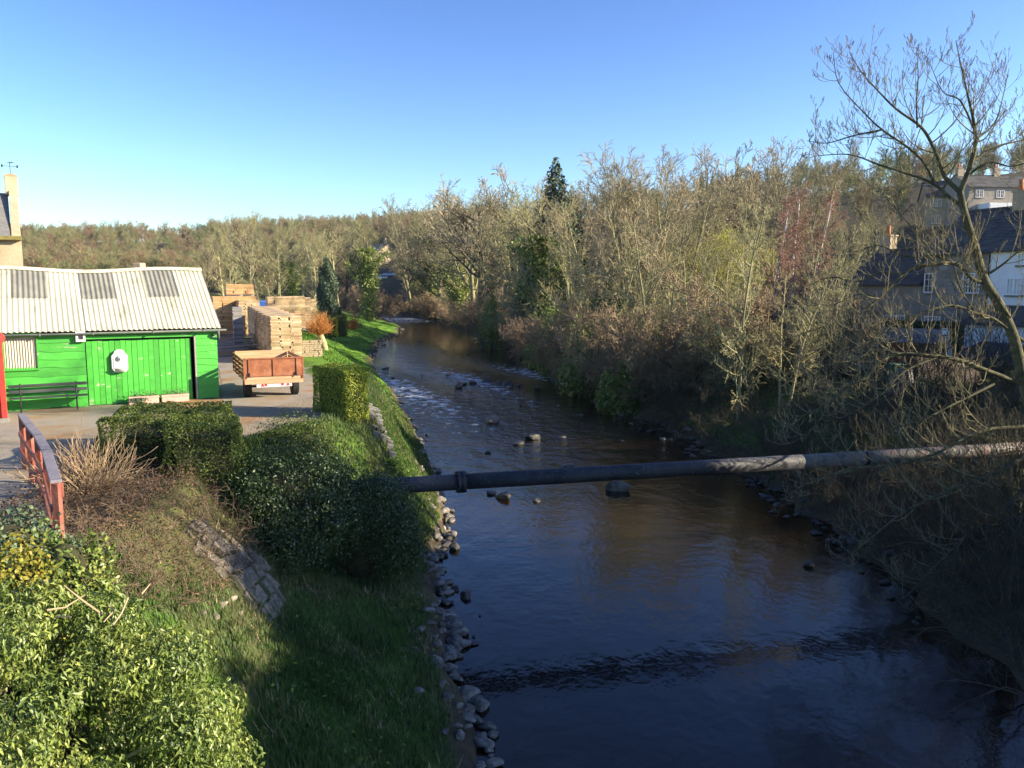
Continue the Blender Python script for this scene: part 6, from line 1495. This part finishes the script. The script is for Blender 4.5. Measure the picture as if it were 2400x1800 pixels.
for i, px in enumerate((2108, 2128)):
    P = aty(px, 925, 36.5); g0 = float(gz(P[0], 36.5)); pt = empty('wood_pallet', (P[0], 36.5 + .1 * i, g0), .2, label=('grey slatted pallet leaning next to the green bin' if i == 0 else 'grey slatted pallet leaning next to the other pallet'), category='pallet', group='pallets below the garden shed')
    pt.rotation_euler = (math.radians(-12), 0, .2 + .2 * i)
    for k in range(6): MB().box(-.5 + k * .17, -.5 + k * .17 + .1, -.02, 0, 0, 1.0).build('slat', 'timber_grey', pt)
    for z in (.05, .47, .88): MB().box(-.5, .46, .002, .09, z, z + .09).build('bearer', 'timber_grey', pt)
def car(name, loc, rz, body, label, L=4.1, W=1.7, group=None):
    c = empty(name, loc, rz, label=label, category='car', group=group); s = L / 4.1
    low = [(-2.05, .3), (-2.05, .62), (-1.95, .8), (-1.15, .92), (1.5, .95), (2.0, .82), (2.05, .55), (2.05, .3)]
    MB().prism([(x * s, -W / 2, z) for x, z in low], (0, W, 0)).build('body', body, c, bevel=.07)
    cab = [(-1.15, .93), (-.45, 1.40), (.75, 1.42), (1.55, .96)]
    vs = []
    for y, k in ((-W / 2 + .05, 1), (W / 2 - .05, -1)): vs += [(x * s, y + (k * .16 if z > 1.2 else 0), z) for x, z in cab]
    MB().add(vs, [(0, 1, 2, 3), (7, 6, 5, 4), (0, 4, 5, 1), (2, 6, 7, 3), (3, 7, 4, 0)]).build('windows', 'glass', c)
    MB().add([(-.47 * s, -W / 2 + .19, 1.41), (.77 * s, -W / 2 + .19, 1.43), (.77 * s, W / 2 - .19, 1.43), (-.47 * s, W / 2 - .19, 1.41), (-.4 * s, -W / 2 + .25, 1.47), (.7 * s, -W / 2 + .25, 1.48), (.7 * s, W / 2 - .25, 1.48), (-.4 * s, W / 2 - .25, 1.47)], [(0, 1, 5, 4), (1, 2, 6, 5), (2, 3, 7, 6), (3, 0, 4, 7), (4, 5, 6, 7)]).build('roof', body, c)
    for k in (-1, 1):
        y = k * (W / 2 - .11)
        for xa, xc in (((-1.15, .93), (-.46, 1.41)), ((1.55, .96), (.76, 1.43)), ((.1, .95), (.12, 1.42))): MB().bar((xa[0] * s, k * (W / 2 - .045), xa[1]), (xc[0] * s, k * (W / 2 - .2), xc[1]), .07, .06).build('pillar', body, c)
        for x in (-1.3, 1.3): wheel(x * s, y, .31, .31, .19, c, 'y')
        MB().box(-2.08 * s, -2.0 * s, y - .16, y + .1, .58, .72).build('headlight', 'pot_white', c, bevel=.02); MB().box(2.0 * s, 2.08 * s, y - .12, y + .1, .62, .8).build('tail_lamp', 'lamp_red', c, bevel=.02)
    return c
P = aty(2345, 898, 40); car('parked_car', (P[0], 40, float(gz(P[0], 40)) + .05), math.radians(170), 'blue_paint', 'dark blue car parked beside the white house')
P = aty(1960, 850, 44); car('parked_car', (P[0], 44, float(gz(P[0], 44)) + .05), math.radians(120), 'car_dark', 'dark car half hidden by branches left of the garden shed')
# ------------------------------------------------------------------ houses up the hill
def hill_house(px0, px1, peave, pridge, Y, rz, wall, label, d=7, chim=1, wrow=((.2, .35),)):
    a, b = aty(px0, peave, Y), aty(px1, peave, Y); g0 = min(float(gz(a[0], Y)), float(gz(b[0], Y))); zE = a[2] - g0; zR = aty(px0, pridge, Y)[2] - g0 + .4
    h = empty('hill_house', (a[0], Y, g0), rz, label=label, category='house'); W = (b[0] - a[0]) / math.cos(rz)
    gabled(h, 0, W, d, zE, zR, wall); tiled_roof(h, -.2, W + .2, -.3, d / 2, d + .3, zE, zR, rows=8, tw=.9, seed=int(px0))
    for i in range(chim): chimney(h, .7 + i * (W - 1.4) / max(1, chim - 1 or 1), d / 2, zR - .5, zR + 1.0, pots=2)
    n = max(1, int(W / 3))
    for i in range(n):
        x = W * (i + .5) / n; window(h, x - .6, x + .6, zE - 1.5, zE - .4, 2, 2, -.02)
        if zE > 4.5: window(h, x - .7, x + .7, zE - 4.1, zE - 2.8, 2, 2, -.02)
    return h, W, zE
h, W, zE = hill_house(2272, 2480, 438, 410, 122, .1, 'house_stone', 'row of hillside houses with dark roof high above the cottages', chim=3)
MB().box(1.5, W - 1, -2.6, -.03, zE - 4.6, zE - 2.5).build('sunroom', 'white_frame', h); 
hill_house(2172, 2262, 462, 428, 128, -.3, 'house_stone_warm', 'gabled hillside house left of the roofed row', chim=2)
# house and cars beyond the river bend
P = aty(868, 640, 285); g0 = float(gz(P[0], 285))
fh = empty('far_house', (P[0] - 5, 291, g0), math.radians(-48), label='cream gabled house with brown roof beyond the river bend', category='house')
zE = max(3.5, aty(868, 604, 285)[2] - g0); gabled(fh, 0, 8, 14, zE, zE + 5.0, 'house_stone_warm'); tiled_roof(fh, -.4, 8.4, -.4, 7, 14.4, zE, zE + 5.1, 'slate_grey', rows=10, tw=1.2, seed=9)
for x in (1.2, 4.8): window(fh, x, x + 1.8, zE - 2.4, zE - .9, 2, 2, -.02)
chimney(fh, 6.5, 7, zE + 4.5, zE + 6.3, pots=2)
for px, m_, lab, L in ((893, 'car_white', 'small white car parked outside the cream far house', 4.2), (912, 'car_pale', 'pale blue car parked outside the cream far house', 4.4)):
    P = aty(px, 650, 262); car('parked_car', (P[0], 262, max(float(gz(P[0], 262)), P[2] - .9)), math.radians(10), m_, lab, L)
# ------------------------------------------------------------------ unseen houses and trees added to shade the near bank
for i, y in enumerate((34.5, 18.4, 11.4)):
    TL_ = 9.0 if i == 0 else 6.98
    th = empty('shade_house', (28.5, y, 4.0), math.radians(-90), label=['end', 'middle', 'near'][i] + ' unseen three-storey stone house added to shade the near bank', category='house', group='unseen houses added for shade')
    gabled(th, 0, TL_, 8, 8.2, 11.4, 'house_stone'); tiled_roof(th, 0, TL_, -.3, 4, 8.3, 8.2, 11.5, rows=10, tw=.9, seed=30 + i); chimney(th, TL_ - .8, 4, 11, 12.4, pots=2)
    for x in (1.0, TL_ - 2.3):
        for z in (1, 3.7, 6.2): window(th, x, x + 1.3, z, z + 1.4, 2, 3, -.02)
for x, y, h in ((17.5, 11.5, 13), (20, 15, 13.5), (19, 18, 12)):  # added out of view to block the low sun
    tree('ivy_tree', x, y, h, 'unseen ivy-clad tree added to shade the near bank', 'unseen ivy-clad trees added for shade')

# ------------------------------------------------------------------ thin haze in the valley air
hz = bpy.data.materials.new('haze'); hz.use_nodes = True; hn = hz.node_tree.nodes; hn.clear()
ho = hn.new('ShaderNodeOutputMaterial'); hv = hn.new('ShaderNodeVolumePrincipled'); hv.inputs['Color'].default_value = (.85, .92, 1, 1); hv.inputs['Density'].default_value = .00009; hv.inputs['Anisotropy'].default_value = .2
hz.node_tree.links.new(hv.outputs[0], ho.inputs['Volume'])
tag(MB().box(-960, 960, -30, 1520, -2, 170).build('haze', hz), kind='stuff')
